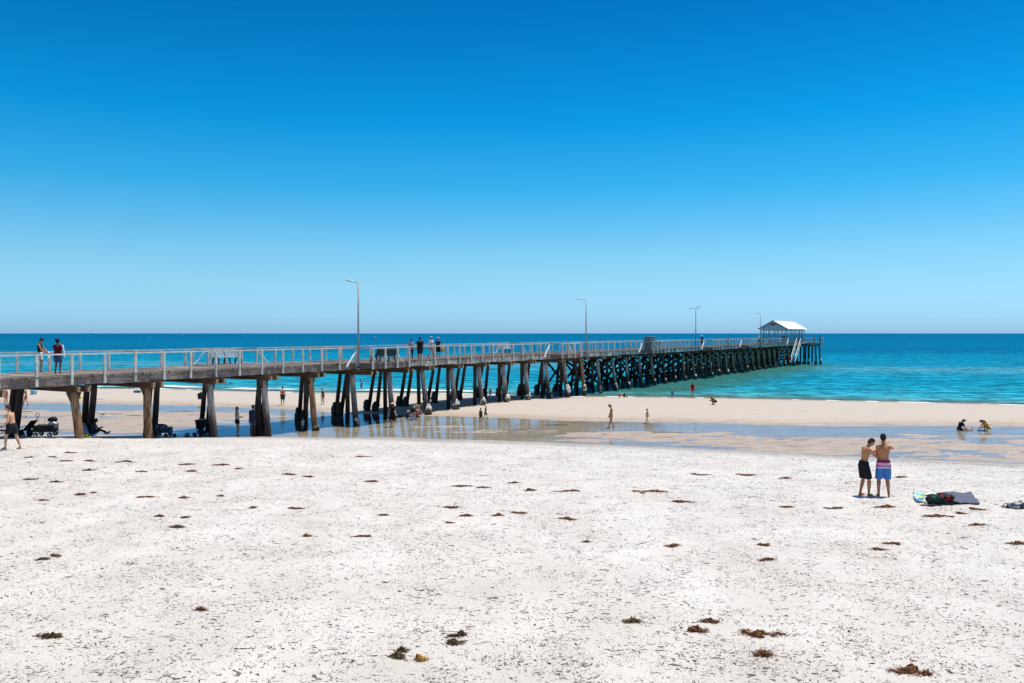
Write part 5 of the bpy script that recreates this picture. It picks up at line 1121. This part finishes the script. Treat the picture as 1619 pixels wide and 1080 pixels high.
WEED = [
 (1209, 1008, 92, 'largest ragged brown seaweed mat, near the bottom right of the sand', WB), (77, 1008, 48, 'rounded two-lobed olive brown clump alone at the lower left', WG), (1205, 1040, 34, 'arched brown seaweed clump just below the largest mat', WB),
 (1122, 987, 32, 'compact oval brown clump left above the largest mat', WB), (1104, 1001, 36, 'brown clump with a thin tail, left of the largest mat', WB), (1438, 1070, 78, 'brown seaweed mat cut by the bottom edge at the right', WB),
 (722, 1012, 36, 'thin stringy dark seaweed tangle at the bottom centre', WG), (721, 1023, 26, 'small lower tangle right under the stringy one at the bottom centre', WG), (628, 1045, 26, 'dark stick-like seaweed scrap left of the orange sponge', WG), (635, 1036, 16, 'tiny dark scrap above the stick-like one, left of the orange sponge', WG),
 (1000, 990, 30, 'thin dark scrap of seaweed left of the oval brown clump', WG), (281, 834, 31, 'dark olive banana-shaped clump in the left middle of the sand', WG), (252, 817, 15, 'small round brown tuft above the banana-shaped clump', WB), (292, 818, 17, 'broken brown bits right above the banana-shaped clump', WB),
 (66, 887, 24, 'lower left of two linked dark seaweed pieces at the left', WG), (87, 881, 15, 'upper right of two linked dark seaweed pieces at the left', WG), (317, 967, 16, 'small rusty tuft alone in the lower left sand', WB),
 (50, 759, 30, 'reddish brown clump near the left edge of the upper beach', WB), (90, 764, 25, 'flat dark strip right of the reddish clump near the left edge', WG), (69, 793, 18, 'small arched brown clump below the flat strip at the left', WB), (126, 785, 20, 'small tangled brown clump right of the arched one at the left', WB), (148, 781, 9, 'tiny crumb of seaweed right of the tangled clump at the left', WB),
 (197, 731, 42, 'long brown strip of seaweed in front of the left piles', WB), (105, 730, 24, 'short brown strip left of the long one before the left piles', WB), (142, 730, 20, 'dark scrap between short and long strips before the left piles', WB), (83, 724, 17, 'small brown scrap on the upper beach left of the short strip', WB), (45, 724, 17, 'dark thin scrap on the upper beach behind the reddish clump', WG), (112, 716, 24, 'thin reddish strip just in front of the brown pile', WB), (141, 745, 26, 'thin dark thread below the long brown strip', WG),
 (296, 735, 34, 'reddish wedge of seaweed in front of the grey patterned cart', WB), (348, 737, 36, 'thin dark bar of seaweed in front of the pram', WB), (376, 743, 11, 'tiny round brown clump right of the dark bar', WB), (224, 748, 20, 'faint brown strip under the long brown strip', WB), (302, 747, 22, 'two small dark specks of weed under the reddish wedge', WB),
 (231, 787, 38, 'thin brown chain of weed in the left middle distance', WB), (291, 788, 20, 'short brown bar right of the thin chain', WB), (348, 783, 10, 'tiny tuft far right of the short brown bar', WB), (457, 751, 28, 'thin arched weed, left of a pair in the upper beach centre', WB), (487, 754, 18, 'darker weed, right of a pair in the upper beach centre', WB),
 (468, 804, 32, 'ragged brown weed left of centre below the pair', WB), (587, 762, 28, 'brown weed with a tapering right end, upper centre', WB), (606, 815, 20, 'small arched brown clump in the middle of the sand', WB), (572, 849, 33, 'flat ragged brown weed below the small arched clump', WB), (485, 850, 14, 'tiny brown clump left of the flat ragged weed', WB), (576, 723, 32, 'faint brown strip near the edge of the pool, centre', WB), (400, 804, 12, 'tiny brown tuft left of the ragged brown weed', WB),
 (712, 803, 30, 'brown arched clump, top of three in the centre', WB), (737, 817, 26, 'brown mound, right of three in the centre', WB), (711, 827, 14, 'small crumb, lowest of three in the centre', WB), (730, 770, 42, 'long low brown strip above the three in the centre', WB), (764, 772, 24, 'short dark bar joined to the right of the long low strip', WB), (786, 817, 20, 'thin strands right of the brown mound in the centre', WB), (820, 813, 26, 'thin twig-like weed right of the strands in the centre', WB), (812, 764, 20, 'small low brown bump above right of the short dark bar', WB), (838, 776, 22, 'small broken pieces left of the long flat bar', WB), (895, 777, 52, 'long flat dark bar of seaweed right of centre', WB), (897, 822, 34, 'comma-shaped brown clump right of centre', WB), (927, 858, 11, 'tiny dark tuft below the comma-shaped clump', WG),
 (1028, 779, 72, 'very long thin brown streak right of centre', WB), (1080, 795, 46, 'thin brown thread below the very long streak', WB), (1107, 750, 38, 'reddish brown strip, left of two near the pool edge', WB), (1180, 751, 40, 'reddish brown strip, right of two near the pool edge', WB), (1239, 756, 20, 'tiny brown bump right of the two strips near the pool edge', WB), (1063, 865, 24, 'small dark sliver in the open sand right of centre', WB), (1207, 862, 22, 'round brown clump, upper of two in the right centre', WB), (1211, 887, 30, 'wide brown clump, lower of two in the right centre', WB),
 (1318, 804, 36, 'brown strip on the sand left below the man in black shorts', WB), (1398, 804, 48, 'dark brown strip right in front of the two men\'s feet', WB), (1243, 803, 24, 'thin brown sliver left of the strips by the two men', WB), (1410, 860, 34, 'thin reddish weed, upper of two right of the wide clump', WB), (1390, 868, 26, 'thin reddish weed, lower of two right of the wide clump', WB), (1482, 818, 64, 'long brown strip with thin tail below the green backpack', WB), (1546, 806, 30, 'low brown clump in front of the slate towel', WB), (1595, 803, 27, 'brown clump just left of the checked bag', WB), (1520, 813, 18, 'small brown clump below the slate towel', WB), (1547, 832, 28, 'brown clump below right of the long tailed strip', WB), (1604, 863, 32, 'brown weed at the right edge below the checked bag', WB), (1425, 754, 24, 'thin brown curl right behind the man in striped shorts', WB), (1395, 782 - 30, 1, '', None),
]
for w_ in WEED:
    if w_[4] is None: continue
    weed(w_[0], w_[1], w_[2], w_[3], w_[4], aspect=.34 if w_[1] > 900 else .3, h=.07 if w_[1] > 900 else .045)
weed(665, 1050, 17, 'single orange brown wedge of sponge at the bottom centre', WO, aspect=.8, h=.09)
for x, y, w_, l in ((185, 655, 30, 'dark weed patch on the wet flat behind the seagull, left of three'), (212, 657, 34, 'dark weed patch on the wet flat between the thick piles, middle of three'), (236, 652, 24, 'dark weed patch on the wet flat, right of three'), (42, 651, 24, 'dark weed strip on the wet flat above the black wagon'), (1055, 684, 60, 'thin brown weed line on the wet flat behind the long brown streak'), (880, 672, 50, 'thin weed line at the sandbar edge left of the girl in tan bikini'), (288, 651, 50, 'thin weed line on the wet flat above the grey patterned cart')):
    weed(x, y, w_, l, WG, aspect=.25, h=.03)

# litter of dried seagrass blades, countless: one object
rnd = random.Random(42); b = MB()
def fleck(x, y, ln, wd):
    z = hz(x, y) + .003; t_ = rnd.gauss(-.9, .8); c2 = t_ + rnd.gauss(0, 1.2)
    P0 = Vector((x, y, z)); P1 = P0 + Vector((math.cos(t_) * ln * .5, math.sin(t_) * ln * .5, rnd.uniform(.0, .012))); P2 = P1 + Vector((math.cos(c2) * ln * .5, math.sin(c2) * ln * .5, -.004))
    sd = Vector((-math.sin(t_), math.cos(t_), rnd.uniform(-.4, .8))) * wd
    o = len(b.v); b.v += [tuple(P0), tuple(P1 - sd), tuple(P1 + sd), tuple(P2)]; b.f.append((o, o + 1, o + 3, o + 2))
n = 0
while n < 42000:
    y = 9.5 + 26 * rnd.random() ** 1.25; x = rnd.uniform(-1, 1) * (.66 * y + 1)
    if noise.noise(Vector((x * .9, y * .9, 3))) + .6 * noise.noise(Vector((x * 3, y * 3, 6))) < rnd.uniform(-.35, .55): continue
    big = rnd.random() < .11
    fleck(x, y, rnd.uniform(.02, .07) if not big else rnd.uniform(.07, .16), rnd.uniform(.003, .0065) if not big else rnd.uniform(.005, .011)); n += 1
for q in range(150):
    y0 = rnd.choice((rnd.gauss(30, 2.2), rnd.gauss(25, 2), rnd.uniform(11, 34))); x0 = rnd.uniform(-1, 1) * (.64 * y0); ln_ = rnd.uniform(.15, .9); dr = rnd.gauss(-.1, .25)
    for j in range(int(10 + ln_ * 26)):
        u_ = rnd.gauss(0, .5) * ln_; fleck(x0 + math.cos(dr) * u_, y0 + math.sin(dr) * u_ + rnd.gauss(0, .05), rnd.uniform(.03, .09), rnd.uniform(.005, .012))
lit = b.build('seagrass_litter', mat('dried_seagrass', (.085, .055, .035), .9, .2, 3, dark=(.012, .009, .006)), None); tag(lit, 'fine scatter of dried dark seagrass blades over the dry sand', 'seagrass', kind='stuff')
# ------------------------------------------------------------------ light, sky, camera
el = R(72); sv = Vector((.86, .5)); sv.normalize(); az = math.atan2(sv.x, sv.y)       # azimuth from +Y towards +X
w = bpy.data.worlds.new('World'); scene.world = w; w.use_nodes = True; ns, ls = w.node_tree.nodes, w.node_tree.links
bg = ns['Background']; bg.inputs['Strength'].default_value = .10
sky = ns.new('ShaderNodeTexSky'); sky.sky_type = 'NISHITA'; sky.sun_disc = False; sky.sun_elevation = el; sky.sun_rotation = az; sky.altitude = 0; sky.air_density = 1.0; sky.dust_density = .4; sky.ozone_density = 1.0
tcw = ns.new('ShaderNodeTexCoord'); sxw = ns.new('ShaderNodeSeparateXYZ'); ls.new(tcw.outputs['Generated'], sxw.inputs[0])
cw = ramp(ns, [(0, (.225, .43, .84)), (.02, (.235, .45, .80)), (.059, (.25, .455, .65)), (.097, (.215, .455, .60)), (.172, (.06, .42, .595)), (.244, (.008, .37, .585)), (.376, (.002, .255, .47)), (.60, (.22, .36, .50)), (1, (.45, .46, .49))])
ls.new(sxw.outputs[2], cw.inputs[0])
mw_ = N(ns, 'ShaderNodeVectorMath', operation='MULTIPLY'); ls.new(sky.outputs[0], mw_.inputs[0]); ls.new(cw.outputs[0], mw_.inputs[1])
ms_ = N(ns, 'ShaderNodeVectorMath', operation='SCALE'); ls.new(mw_.outputs[0], ms_.inputs[0]); ms_.inputs['Scale'].default_value = 2.0
ls.new(ms_.outputs[0], bg.inputs[0])
L = bpy.data.lights.new('sun', 'SUN'); L.energy = 4.8; L.angle = R(.53); L.color = (1, .95, .87); so = bpy.data.objects.new('sun', L); COL.objects.link(so)
D = Vector((math.cos(el) * sv.x, math.cos(el) * sv.y, math.sin(el))); so.rotation_euler = D.to_track_quat('Z', 'Y').to_euler(); so.location = (20, 20, 60)
cam = bpy.data.cameras.new('camera'); co = bpy.data.objects.new('camera', cam); COL.objects.link(co); co.location = (0, 0, HC); co.rotation_euler = (R(90), 0, 0)
cam.sensor_width = 36; cam.lens = F / 1619 * 36; cam.shift_y = -(540 - HY) / 1619; cam.clip_start = .1; cam.clip_end = 120000
scene.camera = co
scene.view_settings.view_transform = 'Standard'; scene.view_settings.look = 'None'; scene.view_settings.exposure = .22; scene.view_settings.gamma = 1
